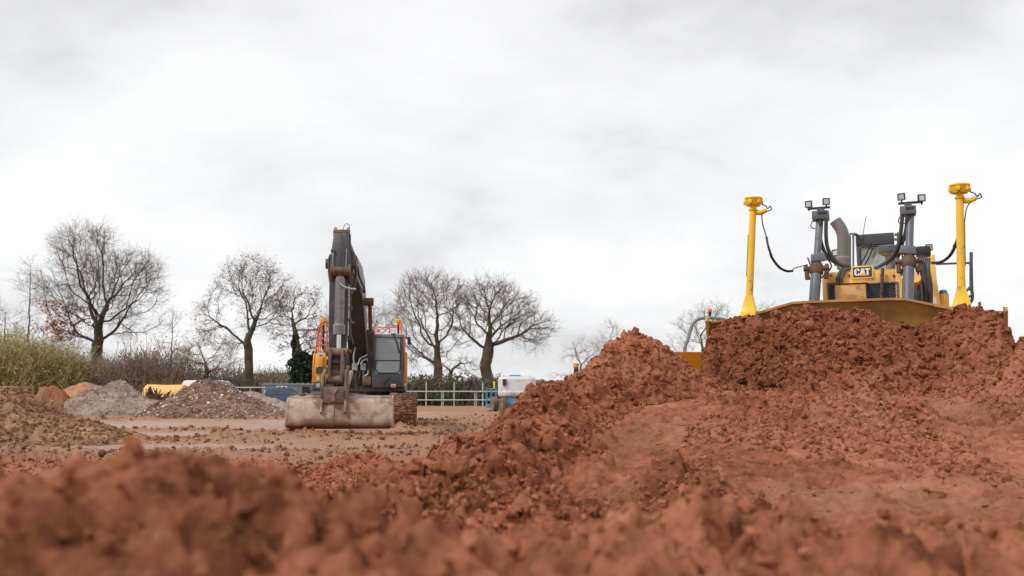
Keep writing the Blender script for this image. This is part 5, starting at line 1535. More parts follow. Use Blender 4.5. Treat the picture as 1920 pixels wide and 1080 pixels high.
for px in (): 
    q_ = lf(px, 735); MB().span((q_.x-0.01, -0.615, a.z+0.3), (q_.x+0.01, -0.57, b.z-0.2)).build('panel_seam', M['dark_grey'], tb)
c, d = lf(957, 706), lf(976, 703.5)
MB().span((c.x, 0.0, b.z), (d.x, 1.0, b.z+0.10)).build('top_cover', M['blue'], LF, 0.02)
boomt = MB().span((b.x-0.9, 0.2, b.z-0.02), (b.x-0.2, 3.0, b.z+0.06)).build('boom', M['lift_white'], LF, 0.03)
c, d = lf(949, 767), lf(972, 745)
MB().span((c.x, -0.55, 0.30), (c.x+1.6, 1.4, 0.62)).build('chassis', M['blue'], LF, 0.05)
MB().prism([(c.x+0.02, 0.62), (c.x+0.1, a.z), (c.x+0.3, 0.75), (c.x+0.45, a.z), (c.x+0.62, 0.62)], 'y', -0.5, -0.2).build('chassis_bracket', M['blue'], LF, 0.02)
MB().lathe([(0.5, 0.60), (0.5, a.z), (0.4, a.z+0.01)], (c.x+0.9, 0.45, 0), (0, 0, 1), 24).build('slew_ring', M['dark'], LF)
w1, w2 = lf(943, 760), lf(929.5, 760)
wheel(LF, (w1.x, -0.6, 0.40), 0.42, 0.34, M['tyre'], (1, 0.2, 0), 16)
wheel(LF, (w2.x, 1.2, 0.42), 0.42, 0.32, M['tyre'], (1, 0.2, 0), 16)
wheel(LF, (w1.x+1.75, -0.6, 0.40), 0.42, 0.34, M['tyre'], (1, 0, 0), 16)
wheel(LF, (w1.x+1.75, 1.2, 0.40), 0.42, 0.34, M['tyre'], (1, 0, 0), 16)
# basket: rails on a floor
bx0, bx1 = lf(917, 740, 2.0).x, lf(936, 740, 2.0).x
bk = MB().span((bx0, 1.9, 0.22), (bx1, 3.3, 0.40)).build('basket', M['blue'], LF, 0.01)
for x in (bx0+0.02, (bx0+bx1)/2, bx1-0.02):
    for y in (1.92, 3.28): MB().cyl((x, y, 0.4), (x, y, 1.32), 0.022, n=8).build('post', M['blue'], bk)
for z in (0.75, 1.30):
    for y in (1.92, 3.28): MB().cyl((bx0, y, z), (bx1, y, z), 0.022, n=8).build('rail', M['blue'], bk)
    for x in (bx0+0.02, bx1-0.02): MB().cyl((x, 1.92, z+0.003), (x, 3.28, z+0.003), 0.022, n=8).build('rail', M['blue'], bk)
MB().box((bx1-0.15, 2.0, 1.52), (0.10, 0.08, 0.40)).build('control_box', M['hivis'], bk, 0.01)

# barrier fence
FYn = 60.0
def fence(px0, px1, py_top, py_mid, posts, Y, label):
    root = empty('barrier_fence', (gx((px0+px1)/2, Y), Y, 0.0), 0, label, 'fence')
    X = lambda px: gx(px, Y)-root.location.x
    for py in (py_top, py_mid):
        if py: MB().cyl((X(px0), 0, gz(py, Y)), (X(px1), 0, gz(py, Y)), 0.040, n=10).build('rail', M['galv'], root)
    for px, py, r in posts:
        MB().cyl((X(px), 0.05, -0.2), (X(px), 0.05, gz(py, Y)), r, n=10).build('post', M['galv'], root)
fence(700, 955, 734, 750, [(798.5, 716, 0.04), (851, 717, 0.04), (905, 716, 0.04), (745, 717, 0.04), (828, 735, 0.03), (831, 735, 0.03), (890, 735, 0.03), (893, 735, 0.03), (768, 735, 0.03)], FYn,
      'galvanised tube barrier fence with two rails beside the boom lift')
fence(430, 496, 726.5, None, [(440, 727, 0.04), (468, 727, 0.04), (494, 727, 0.04)], 66.0, 'pale single rail fence between the white van and the container')

# container office
CYc = 84.0
cxa, cxb = gx(491, CYc), gx(612, CYc)
CT = empty('site_container', (cxa, CYc, -0.25), 0, 'blue-grey corrugated site container with window and open doorway', 'container')
Lc, Hc = cxb-cxa, gz(719, CYc)+0.25
body = MB()
n = 40
def cor(z): 
    pts = []
    for k in range(n):
        x0 = Lc*k/n; w_ = Lc/n
        pts += [(x0, 0.0), (x0+w_*0.4, 0.0), (x0+w_*0.5, 0.06), (x0+w_*0.9, 0.06)]
    return [(x, y, z) for x, y in pts] + [(Lc, 0.0, z), (Lc, 2.4, z), (0, 2.4, z)]
body.sweep([cor(0.15), cor(Hc-0.12)])
body = body.build('wall', M['container'], CT, 0, 20)
fr = MB().span((-0.03, -0.05, Hc-0.12), (Lc+0.03, 2.45, Hc)).span((-0.03, -0.05, 0), (Lc+0.03, 2.45, 0.15))
for x in (-0.03, Lc-0.06): fr.span((x, -0.045, 0.15), (x+0.09, 0.07, Hc-0.12))
fr.build('container_frame', M['container'], CT)
for k in range(12):
    x = 0.3+k*(Lc-0.6)/11; MB().box((x, 0.1, Hc+0.03), (0.16, 0.3, 0.06)).build('roof_rib', M['container'], CT)
wx0, wx1 = gx(518, CYc)-cxa, gx(537, CYc)-cxa; wz0, wz1 = gz(732.5, CYc)+0.25, gz(725, CYc)+0.25
wf = MB()
for a_, b_ in (((wx0, wz0), (wx0+0.1, wz1)), ((wx1-0.1, wz0), (wx1, wz1)), (((wx0+wx1)/2-0.05, wz0), ((wx0+wx1)/2+0.05, wz1))): wf.span((a_[0], -0.06, a_[1]), (b_[0], -0.005, b_[1]))
for z in (wz0-0.06, wz1): wf.span((wx0, -0.06, z), (wx1, -0.005, z+0.06))
wo = wf.build('window', M['white'], CT)
for x0_, x1_ in ((wx0+0.1, (wx0+wx1)/2-0.05), ((wx0+wx1)/2+0.05, wx1-0.1)): MB().span((x0_, -0.03, wz0), (x1_, -0.01, wz1)).build('pane', M['car_glass'], wo)
dx0, dx1 = gx(566, CYc)-cxa, gx(582, CYc)-cxa
MB().span((dx0, -0.02, 0.16), (dx1, -0.004, Hc-0.3)).build('doorway', M['dark'], CT)
MB().box((gx(495, CYc)-cxa, -0.03, Hc*0.62), (0.14, 0.03, 0.4)).build('notice', M['white'], CT)
ax_ = gx(570, CYc-0.8)
RD = empty('red_drum', (ax_, CYc-0.9, -0.25), 0, 'red plastic drum standing at the container doorway', 'drum')
MB().lathe([(0.27, 0), (0.30, 0.05), (0.31, 0.5), (0.29, 0.55), (0.31, 0.6), (0.30, 1.05), (0.26, 1.1)], (0, 0, 0), (0, 0, 1), 20).build('barrel', M['red'], RD)
MB().lathe([(0.20, 1.1), (0.20, 1.16), (0.05, 1.18)], (0, 0, 0), (0, 0, 1), 16).build('lid', M['red'], RD)

# vehicles
def vehicle(name, loc, rz, label, cat, L, W, H, prof, belt, win, mat, wr, wx):
    """prof: side outline (x along the car, z); win: list of window outlines on the side"""
    root = empty(name, loc, rz, label, cat)
    lower = [p for p in prof]
    secs = []
    for yk, inset, shrink in ((-W/2, 0.0, 1.0),):
        pass
    def tumble(z): return 1.0 if z < belt else 1.0 - 0.22*(z-belt)/(H-belt)
    n = len(prof)
    V = []
    for s in (-1, 1):
        for x, z in prof: V.append((x, s*W/2*tumble(z), z))
    F = [tuple(range(n-1, -1, -1)), tuple(range(n, 2*n))] + [(k, (k+1) % n, n+(k+1) % n, n+k) for k in range(n)]
    body = MB().add(V, F).build('body', mat, root, 0.05)
    for s in (-1, 1):
        for poly in win:
            m = MB()
            Vw = [(x, s*(W/2*tumble(z)+0.006), z) for x, z in poly]; Vi = [(x, s*(W/2*tumble(z)-0.02), z) for x, z in poly]
            k = len(poly)
            m.add(Vw+Vi, [tuple(range(k)), tuple(range(2*k-1, k-1, -1))] + [(i, (i+1) % k, k+(i+1) % k, k+i) for i in range(k)])
            m.build('side_window', M['car_glass'], body)
    for x in wx:
        for s in (-1, 1):
            MB().lathe([(wr*1.16, -0.02), (wr*1.16, 0.04)], (x, s*(W/2-0.015), wr), (0, s, 0), 24).build('wheel_arch', M['dark'], body)
            o = MB().lathe([(wr*0.6, -0.1), (wr*0.93, -0.1), (wr, -0.06), (wr, 0.06), (wr*0.93, 0.1), (wr*0.6, 0.1)], (x, s*(W/2-0.04), wr), (0, 1, 0), 24).build('wheel', M['black'], root)
            MB().lathe([(wr*0.15, -0.12), (wr*0.55, -0.09), (wr*0.62, -0.102), (wr*0.62, 0.102), (wr*0.55, 0.09), (wr*0.15, 0.12)], (x, s*(W/2-0.04), wr), (0, 1, 0), 16).build('rim', M['galv'], o)
    return root, body
CarY = 78.0
suv_prof = [(0.05, 0.30), (0.0, 0.55), (0.02, 0.95), (0.16, 1.05), (0.42, 1.55), (0.55, 1.62), (1.4, 1.68), (2.3, 1.64), (3.25, 1.08), (4.2, 0.96), (4.45, 0.80), (4.5, 0.40), (4.4, 0.28)]
car, cb = vehicle('parked_car', (gx(493, CarY), CarY, -0.14), R(6), 'dark blue parked car in front of the container', 'car', 4.5, 1.85, 1.68, suv_prof, 1.02,
    [[(0.55, 1.06), (0.66, 1.48), (1.28, 1.55), (1.30, 1.06)], [(1.38, 1.06), (1.37, 1.55), (2.05, 1.55), (2.25, 1.06)], [(2.32, 1.06), (2.14, 1.54), (2.32, 1.52), (3.0, 1.10)]], M['car_blue'], 0.36, (0.95, 3.6))
MB().add([(0.13, -0.66, 1.06), (0.13, 0.66, 1.06), (0.37, 0.58, 1.50), (0.37, -0.58, 1.50), (0.18, -0.66, 1.06), (0.18, 0.66, 1.06), (0.42, 0.58, 1.50), (0.42, -0.58, 1.50)], [(0,1,2,3),(7,6,5,4),(0,4,5,1),(1,5,6,2),(2,6,7,3),(3,7,4,0)]).build('rear_window', M['car_glass'], cb)
for s in (-1, 1): MB().box((0.04, s*0.78, 0.95), (0.12, 0.26, 0.15)).build('tail_light', M['red'], cb, 0.02)
MB().box((0.40, 0, 1.63), (0.25, 1.3, 0.04)).build('spoiler', M['car_blue'], cb, 0.01)
VanY = 70.0
van_prof = [(0.0, 0.35), (0.0, 1.9), (0.12, 2.12), (0.3, 2.18), (2.9, 2.18), (3.35, 2.08), (4.15, 1.35), (4.75, 1.12), (4.95, 0.85), (4.95, 0.35)]
van, vb = vehicle('parked_van', (gx(345, VanY), VanY, -0.10), R(3), 'white parked van behind the pointed brown gravel heap', 'van', 4.95, 1.95, 2.18, van_prof, 1.2,
    [[(3.15, 1.3), (3.15, 1.85), (3.45, 1.85), (4.0, 1.32)], ], M['white'], 0.36, (0.9, 4.0))
MB().add([(3.40, -0.72, 2.05), (3.40, 0.72, 2.05), (4.14, 0.86, 1.38), (4.14, -0.86, 1.38), (3.38, -0.72, 2.0), (3.38, 0.72, 2.0), (4.10, 0.86, 1.33), (4.10, -0.86, 1.33)], [(0,1,2,3),(7,6,5,4),(0,4,5,1),(1,5,6,2),(2,6,7,3),(3,7,4,0)]).build('windscreen', M['car_glass'], vb)
MB().span((0.3, -0.985, 1.45), (2.9, -0.965, 1.50)).build('side_strip', M['galv'], vb)

# yellow tipping dumper among the heaps
DY = 56.0
TD = empty('tipping_dumper', (gx(274, DY), DY, 0.0), 0, 'faded yellow tipping dumper half hidden by the gravel heaps', 'dumper')
Lx = gx(346, DY)-gx(274, DY)
zt = gz(721, DY)
b = MB()
secs = []
for x, k, dzz in ((0.0, 0.92, 0.0), (0.06, 1.0, 0.02), (Lx*0.5, 1.0, -0.02), (Lx-0.06, 1.0, 0.0), (Lx, 0.96, -0.02)):
    secs.append([(x, -0.85*k*math.cos(a_), zt-0.75+dzz + 0.75*math.sin(a_)*k) for a_ in np.linspace(0, math.pi, 12)] + [(x, 0.85*k, zt-0.80), (x, -0.85*k, zt-0.80)])
b.sweep(secs).build('tank_body', M['old_yellow'], TD, 0.02)
MB().prism([(Lx*0.45, 0.62), (Lx*0.40, zt-0.78), (Lx, zt-0.78), (Lx*0.97, 0.75), (Lx*0.9, 0.62)], 'y', -0.83, 0.83).build('lower_body', M['dumper'], TD, 0.05)
MB().span((0.1, -0.5, 0.5), (Lx, 0.5, 0.85)).build('chassis', M['dark_grey'], TD, 0.03)
for x in (0.55, Lx*0.62):
    for y in (-0.75, 0.75): wheel(TD, (x, y, 0.42), 0.42, 0.34, M['dark_grey'], (0, 1, 0), 12)

# scrap: rusty offcuts and bars in front of the dumper, boards on the left
def rod_heap(name, px0, px1, py0, py1, Y, nrod, mat, label, cat, seed, rr_=0.02, lay=0.6):
    rg = random.Random(seed)
    root = empty(name, (gx((px0+px1)/2, Y), Y, 0), 0, label, cat)
    W = gx(px1, Y)-gx(px0, Y); H = gz(py0, Y)
    f = cone_h(0, 0, H*0.72, W*0.62, 1.0, seed*3, 0.3, 0.4)
    nx, ny = 70, 50
    X, Yy = np.meshgrid(np.linspace(-W*0.75, W*0.75, nx), np.linspace(-1.4, 1.4, ny)); X, Yy = X.ravel(), Yy.ravel()
    i = np.arange(nx*ny).reshape(ny, nx); q_ = np.stack([i[:-1, :-1], i[:-1, 1:], i[1:, 1:], i[1:, :-1]], -1).reshape(-1, 4)
    np_mesh('rubble', np.stack([X, Yy, f(X+root.location.x*0, Yy)], 1), q_, M['soil_brown'], root)
    for k in range(nrod):
        x = rg.uniform(-W/2, W/2); y = rg.uniform(-0.7, 0.3)
        z = max(0.1, float(f(np.array([x]), np.array([y]))[0]))
        if rg.random() < lay: d = Vector((rg.uniform(-1, 1), rg.uniform(-0.5, 0.2), rg.uniform(0.0, 0.25)))
        else: d = Vector((rg.uniform(-0.5, 0.5), rg.uniform(-0.3, 0.3), 1))
        d = d.normalized()*rg.uniform(0.25, 0.7)
        c = Vector((x, y, z+0.02))
        MB().bar(c-d*0.7, c+d, rr_*rg.uniform(1, 3), rr_*rg.uniform(0.8, 2)).build('offcut', mat, root)
    return root
rod_heap('scrap_heap', 256, 322, 729, 760, 50.0, 60, M['rust'], 'heap of rusty offcuts and rubble in front of the yellow dumper', 'scrap heap', 3, 0.035, 0.5)
rod_heap('timber_heap', 28, 110, 736, 760, 33.0, 26, M['timber'], 'heap of splintered timber offcuts behind the brown soil heap', 'timber heap', 5, 0.05, 0.6)
PB = empty('board_stack', (gx(18, 26.0), 26.0, 0.0), R(8), 'short stack of boards showing over the brown soil heap', 'boards')
zt = gz(724, 26.0)
for k in range(9):
    MB().box((0.02*((k*7) % 5)-0.04, 0.1, zt-0.04-0.14*k), (0.62 + 0.05*(k % 3), 0.9, 0.07)).build('board', M['timber'] if k % 3 != 1 else M['rust'], PB, 0.006)
    if k < 8: MB().box((0.0, -0.2+0.1*(k % 2), zt-0.11-0.14*k), (0.10, 0.09, 0.07)).build('spacer', M['dark'], PB)
for px, Y, h_, lean in ((62, 24.0, 0.95, 0.25), (112, 34.0, 0.8, -0.1)):
    q_ = gx(px, Y)
    o = empty('plank', (q_, Y, 0.0), 0, 'splintered plank leaning out of the spoil beside the brown soil heap' if px < 100 else 'short stake standing in front of the orange sand heap', 'plank')
    MB().bar((-lean, 0, -0.1), (lean*0.6, 0.1, h_+0.25), 0.16 if px < 100 else 0.06, 0.035, (0, 1, 0)).build('board', M['timber'], o)
# ------------------------------------------------------------------ trees, hedges
def bark_mat(name, col, var=0.3, moss=None):
    m, N, L, B = nmat(name)
    c = ramp(N, L, noise(N, L, 1.2, 5, 0.65), [(0.35, tuple(q*(1-var) for q in col)), (0.65, tuple(q*(1+var) for q in col))])
    if moss: c = mixc(N, L, fmap(N, L, noise(N, L, 0.7, 4, 0.6), 0.45, 0.62, 0, 0.8), c, moss)
    L.new(c, B.inputs['Base Color']); B.inputs['Roughness'].default_value = 0.9
    B.inputs['Specular IOR Level'].default_value = 0.2
    return m
M['bark'] = bark_mat('oak_bark', (0.085, 0.062, 0.047))
M['bark_moss'] = bark_mat('mossy_bark', (0.105, 0.080, 0.058), 0.3, (0.085, 0.085, 0.035))
M['bark_pale'] = bark_mat('pale_bark', (0.21, 0.185, 0.155))
M['twig'] = bark_mat('brown_twigs', (0.155, 0.115, 0.078))
M['twig_red'] = bark_mat('reddish_twigs', (0.19, 0.132, 0.088))
M['twig_pale'] = bark_mat('pale_twigs', (0.26, 0.225, 0.17))
M['olive'] = bark_mat('olive_twigs', (0.42, 0.345, 0.17))
M['brush'] = bark_mat('brown_brush', (0.28, 0.215, 0.16))
def leaf_mat(name, a, b):
    m, N, L, B = nmat(name)
    c = ramp(N, L, noise(N, L, 1.3, 4, 0.65), [(0.35, a), (0.65, b)])
    L.new(c, B.inputs['Base Color']); B.inputs['Roughness'].default_value = 0.6
    B.inputs['Specular IOR Level'].default_value = 0.3
    return m
M['ivy'] = leaf_mat('ivy_leaves', (0.012, 0.028, 0.012), (0.035, 0.062, 0.022))
M['dead_leaf'] = leaf_mat('brown_leaves', (0.17, 0.075, 0.035), (0.30, 0.13, 0.055))
M['orange_leaf'] = leaf_mat('orange_leaves', (0.36, 0.13, 0.035), (0.48, 0.19, 0.05))
M['olive_leaf'] = leaf_mat('olive_leaves', (0.32, 0.26, 0.11), (0.50, 0.41, 0.19))
M['hedge_leaf'] = leaf_mat('hedge_leaves', (0.035, 0.045, 0.022), (0.11, 0.105, 0.05))
M['hedge_brown'] = leaf_mat('hedge_brown_leaves', (0.10, 0.07, 0.045), (0.20, 0.145, 0.09))
M['wood_far'] = leaf_mat('far_wood', (0.16, 0.125, 0.10), (0.25, 0.205, 0.165))

def tubes(P0, P1, r0, r1, k):
    d = P1-P0; d = d/np.maximum(np.linalg.norm(d, axis=1, keepdims=True), 1e-6)
    a = np.where(np.abs(d[:, 2:3]) < 0.9, np.array([[0, 0, 1.0]]), np.array([[1.0, 0, 0]]))
    u = np.cross(d, a); u /= np.linalg.norm(u, axis=1, keepdims=True); v = np.cross(d, u)
    th = np.arange(k)*2*math.pi/k
    ring = u[:, None]*np.cos(th)[None, :, None] + v[:, None]*np.sin(th)[None, :, None]
    V = np.concatenate([P0[:, None] + ring*r0[:, None, None], P1[:, None] + ring*r1[:, None, None]], 1)
    n = len(P0); j = np.arange(k); jn = (j+1) % k
    q = np.stack([j, jn, k+jn, k+j], 1)
    F = (q[None] + (np.arange(n)*2*k)[:, None, None]).reshape(-1, 4)
    return V.reshape(-1, 3), F
def leaf_quads(P, s, rg, flat=False):
    n = len(P)
    m = rand_rot(n, rg)
    q = np.array([[-1, -0.6, 0], [1, -0.6, 0], [1, 0.6, 0], [-1, 0.6, 0]])*0.5
    V = np.einsum('nij,vj->nvi', m, q)*s[:, None, None] + P[:, None]
    return V.reshape(-1, 3), np.arange(4*n).reshape(n, 4)

def grow(base, trunk, blobs_, rg, natt, step, di, dk, jit, up=0.0):
    """branch skeleton that reaches for points spread through the crown"""
    A = []
    tot = sum(b[1][0]*b[1][2] for b in blobs_)
    for c, r in blobs_:
        n = int(natt*r[0]*r[2]/tot)
        p = rg.normal(size=(n, 3)); p /= np.linalg.norm(p, axis=1, keepdims=True)
        p *= rg.random((n, 1))**0.42
        A.append(np.array(c) + p*np.array(r))
    A = np.concatenate(A)
    k = fbm(A[:, 0]*0.42+A[:, 1]*0.3, A[:, 2]*0.42-A[:, 1]*0.25, 3, int(natt) % 97) > -0.14
    A = A[k]
    nodes = [np.array(base, float)]; par = [-1]
    for q in trunk:
        q = np.array(q, float); a = nodes[-1]; L = np.linalg.norm(q-a); n = max(1, int(L/step))
        for k in range(n):
            nodes.append(a + (q-a)*(k+1)/n + rg.normal(0, 0.04, 3)*(k < n-1)); par.append(len(nodes)-2)
    N = np.array(nodes); par = list(par)
    start = max(1, int(len(nodes)*0.45))
    near = np.full(len(A), -1); nd = np.full(len(A), 1e9)
    def upd(i0):
        for s in range(i0, len(N), 400):
            blk = N[s:s+400]
            D = np.linalg.norm(A[:, None]-blk[None], axis=2)
            j = D.argmin(1); m = D[np.arange(len(A)), j]; k = m < nd
            near[k] = j[k]+s; nd[k] = m[k]
    upd(start)
    for it in range(160):
        act = nd < di
        if not act.any() or not len(A):
            di *= 1.5
            if di > 60: break
            continue
        d = A[act]-N[near[act]]; d /= np.maximum(np.linalg.norm(d, axis=1, keepdims=True), 1e-6)
        idx, inv = np.unique(near[act], return_inverse=True)
        g = np.zeros((len(idx), 3)); np.add.at(g, inv, d)
        g /= np.maximum(np.linalg.norm(g, axis=1, keepdims=True), 1e-6)
        pd = N[idx]-N[np.maximum(np.array(par)[idx], 0)]; pd /= np.maximum(np.linalg.norm(pd, axis=1, keepdims=True), 1e-6)
        g += 0.45*pd + rg.normal(0, jit*1.25, g.shape); g[:, 2] += up
        g /= np.linalg.norm(g, axis=1, keepdims=True)
        new = N[idx] + g*step
        i0 = len(N); N = np.vstack([N, new]); par += list(idx)
        upd(i0)
        keep = nd > dk
        A, near, nd = A[keep], near[keep], nd[keep]
        if len(N) > 7500: break
    par = np.array(par)
    return N, par
def radii(N, par, tip, p, cap):
    r = np.zeros(len(N))
    for i in range(len(N)-1, 0, -1):
        if r[i] == 0: r[i] = tip**p
        r[par[i]] += r[i]
    return np.minimum(r**(1/p), cap)
def twigs(S, D, Ln, rg, r0, droop=0.0, sub=2, segs=3):
    """fine twigs: three bent pieces each, with side shoots"""
    out = []
    P, d = S.copy(), D.copy()
    for k in range(segs):
        d = d + rg.normal(0, 0.32, d.shape); d[:, 2] += 0.10-droop
        d /= np.linalg.norm(d, axis=1, keepdims=True)
        Q = P + d*(Ln/segs)[:, None]
        out.append((P, Q, np.full(len(P), r0*(1-k*0.25)), np.full(len(P), r0*(0.75-k*0.25)+0.001)))
        for _ in range(sub):
            e_ = d + rg.normal(0, 0.75, d.shape); e_ /= np.linalg.norm(e_, axis=1, keepdims=True)
            t = rg.random((len(P), 1)); s0 = P + (Q-P)*t
            out.append((s0, s0 + e_*(Ln*rg.uniform(0.25, 0.6, len(P)))[:, None], np.full(len(P), r0*0.6), np.full(len(P), r0*0.3)))
        P = Q
    return [np.concatenate(z) for z in zip(*out)]
def tree(name, label, base_px, Y, trunk_px, blobs_px, seed, natt=700, step=0.55, dk=0.9, jit=0.22, rad=0.5, tip=0.016, pw=2.15, ntw=2, tl=(0.6, 1.3),
         bark='bark', twig='twig', up=0.03, group=None, leaves=None, ivy=None, tw_r=0.0095, cat='tree', depth=1.0):
    natt = int(natt*2.0); dk = dk*0.72; step = step*0.85; tip = tip*1.0; pw = pw*0.90
    rg = np.random.default_rng(seed)
    bx = gx(base_px, Y)
    root = empty(name, (bx, Y, -0.2), 0, label, cat, group)
    def w(px, py, dy=0.0):
        q = at(px, py, Y); return np.array((q.x-bx, dy, q.z+0.2))
    sc = Y/FPX
    bl = [(w(px, py, dy), (rx*sc, rx*sc*depth, ry*sc)) for px, py, rx, ry, dy in blobs_px]
    N, par = grow((0, 0, 0), [w(*t) for t in trunk_px], bl, rg, natt, step, 6.0, dk, jit, up)
    r = radii(N, par, tip, pw, 9.0)
    r = r*(1+max(0, rad*0.72/r[0]-1)*(r/r[0])**1.1)
    # root flare
    z = N[:, 2]
    r = r*(1+0.5*np.exp(-np.maximum(z, 0)/0.5)*(r > rad*0.6))
    i = np.arange(1, len(N)); p = par[1:]
    thick = r[i] > 0.055
    V, F = tubes(N[p[thick]]-0.16*(N[i[thick]]-N[p[thick]]), N[i[thick]]+0.10*(N[i[thick]]-N[p[thick]]), np.where(r[i[thick]] > 0.62*r[p[thick]], r[p[thick]], np.minimum(r[p[thick]], r[i[thick]]*1.35)), r[i[thick]], 8)
    np_mesh('trunk', V, F, M[bark], root)
    th = ~thick
    V1, F1 = tubes(N[p[th]], N[i[th]], np.minimum(r[p[th]], r[i[th]]*1.5), r[i[th]], 4)
    S = i[r[i] < 0.05]; S = np.repeat(S, ntw+1)
    D = N[S]-N[par[S]]; D /= np.linalg.norm(D, axis=1, keepdims=True); D += rg.normal(0, 0.5, D.shape)
    cen = np.mean([b[0] for b in bl], axis=0); o_ = N[S]-cen; D += 0.5*o_/np.maximum(np.linalg.norm(o_, axis=1, keepdims=True), 1e-6)
    D /= np.linalg.norm(D, axis=1, keepdims=True)
    Ln = rg.uniform(tl[0], tl[1], len(S))
    a, b, ra, rb = twigs(N[S], D, Ln, rg, tw_r)
    V2, F2 = tubes(a, b, ra, rb, 3)
    np_mesh('crown', np.vstack([V1, V2]), np.vstack([F1, F2+len(V1)]), M[twig], root)
    if leaves:
        n, mat, boxpx, sz = leaves
        ok = np.ones(len(b), bool)
        if boxpx is not None:
            lo, hi = w(boxpx[0], boxpx[3]), w(boxpx[2], boxpx[1])
            ok = (b[:, 0] > lo[0]) & (b[:, 0] < hi[0]) & (b[:, 2] > lo[2]) & (b[:, 2] < hi[2])
        c = np.where(ok)[0]
        if len(c):
            k = rg.choice(c, n); V, F = leaf_quads(b[k] + rg.normal(0, 0.08, (n, 3)), rg.uniform(sz*0.6, sz*1.3, n), rg)
            np_mesh('leaves', V, F, M[mat], root, smooth=False)['kind'] = 'stuff'
    if ivy:
        n, items = ivy
        Pp = []
        for (px, py, rx, ry) in items:
            q = rg.normal(size=(n//len(items), 3)); q /= np.linalg.norm(q, axis=1, keepdims=True); q *= rg.random((len(q), 1))**0.4
            lump = 1+0.35*np.sin(q[:, :1]*7+px)*np.cos(q[:, 2:]*6)
            Pp.append(w(px, py) + q*lump*np.array((rx*sc, rx*sc, ry*sc)))
        Pp = np.concatenate(Pp); V, F = leaf_quads(Pp, rg.uniform(0.12, 0.28, len(Pp)), rg)
        np_mesh('ivy', V, F, M['ivy'], root, smooth=False)['kind'] = 'stuff'
    return root

tree('oak_tree', 'largest bare oak with a broad round crown behind the sand heap', 182, 90, [(182, 690), (182, 655)],
     [(190, 530, 112, 98, 0), (170, 470, 80, 48, 0), (235, 600, 70, 45, 0), (125, 620, 45, 32, 0), (260, 540, 45, 60, 0)], 11, 1500, 0.60, 0.95, 0.20, 0.80, 0.017, 2.0, 2, (0.7, 1.7), 'bark', 'twig', leaves=(1500, 'orange_leaf', (60, 570, 140, 640), 0.16))
tree('oak_tree', 'bare oak with brown clinging leaves standing behind the white van', 466, 88, [(467, 690), (466, 655)],
     [(470, 545, 70, 62, 0), (455, 520, 60, 40, 0), (430, 610, 52, 50, 0), (510, 570, 50, 65, 0), (400, 590, 30, 40, 0)], 12, 1000, 0.58, 0.95, 0.22, 0.62, 0.016, 2.05, 2, (0.7, 1.5), 'bark_moss', 'twig', leaves=(1500, 'dead_leaf', None, 0.12))
tree('oak_tree', 'gnarled oak wrapped in dark green ivy behind the container', 564, 86, [(564, 690), (556, 640), (548, 600)],
     [(548, 575, 42, 36, 0), (530, 625, 32, 30, 0), (590, 625, 40, 40, 0), (575, 565, 30, 25, 0)], 13, 520, 0.55, 0.95, 0.34, 0.48, 0.017, 2.05, 2, (0.6, 1.3), 'bark_moss', 'twig', leaves=(1400, 'dead_leaf', None, 0.13),
     ivy=(15000, [(563, 706, 24, 30), (582, 706, 20, 26), (560, 680, 17, 24), (574, 684, 14, 22), (553, 645, 6, 20), (590, 676, 7, 16)]))
tree('oak_tree', 'bare oak with an upright trunk and side limbs behind the excavator cab', 821, 82, [(821, 700), (820, 672)],
     [(805, 570, 68, 50, 0), (800, 540, 55, 30, 0), (770, 620, 42, 45, 0), (845, 620, 38, 55, 0), (790, 660, 40, 30, 0), (850, 560, 36, 40, 0)], 14, 1500, 0.55, 0.9, 0.26, 0.58, 0.016, 2.0, 2, (0.6, 1.3), 'bark_moss', 'twig_red')
tree('oak_tree', 'bare spreading oak with thick forked limbs behind the boom lift', 916, 80, [(914, 708), (911, 694)],
     [(940, 590, 92, 60, 0), (925, 555, 75, 32, 0), (990, 610, 52, 52, 0), (880, 600, 45, 60, 0), (1015, 600, 28, 30, 0)], 15, 1650, 0.55, 0.9, 0.20, 0.72, 0.017, 2.0, 2, (0.6, 1.3), 'bark_moss', 'twig')
tree('oak_tree', 'small crooked tree between the two oaks beyond the fence', 843, 78, [(842, 715), (845, 700)], [(845, 685, 40, 22, 0), (870, 690, 28, 20, 0)], 16, 160, 0.5, 0.9, 0.35, 0.25, 0.015, 2.1, 2, (0.5, 1.0), 'bark_moss', 'twig_red')
tree('bare_tree', 'pale bare tree showing behind the excavator boom', 655, 105, [(655, 690), (655, 640)],
     [(665, 610, 62, 50, 0), (615, 615, 30, 35, 0), (715, 610, 35, 40, 0)], 17, 480, 0.7, 1.2, 0.25, 0.42, 0.018, 2.15, 2, (0.9, 1.8), 'bark_pale', 'twig_pale')
tree('birch_tree', 'tall slender pale birch between the olive thicket and the largest oak', 52, 95, [(53, 640), (56, 560), (57, 500)],
     [(55, 560, 26, 80, 0), (45, 610, 28, 45, 0)], 18, 280, 0.6, 1.1, 0.2, 0.16, 0.013, 2.2, 2, (0.7, 1.6), 'bark_pale', 'twig_pale', tw_r=0.008)
tree('birch_tree', 'short thin bare birch rising out of the olive thicket', 8, 92, [(8, 660), (10, 590)],
     [(10, 610, 26, 60, 0)], 19, 200, 0.6, 1.1, 0.22, 0.15, 0.013, 2.2, 2, (0.7, 1.5), 'bark_pale', 'twig_pale', tw_r=0.009)
tree('birch_tree', 'thin pole-like bare tree between the largest oak and the low dense tree', 321, 92, [(321, 680), (324, 590)],
     [(322, 640, 22, 55, 0)], 20, 120, 0.6, 1.1, 0.2, 0.13, 0.013, 2.2, 2, (0.7, 1.4), 'bark', 'twig_pale', tw_r=0.008)
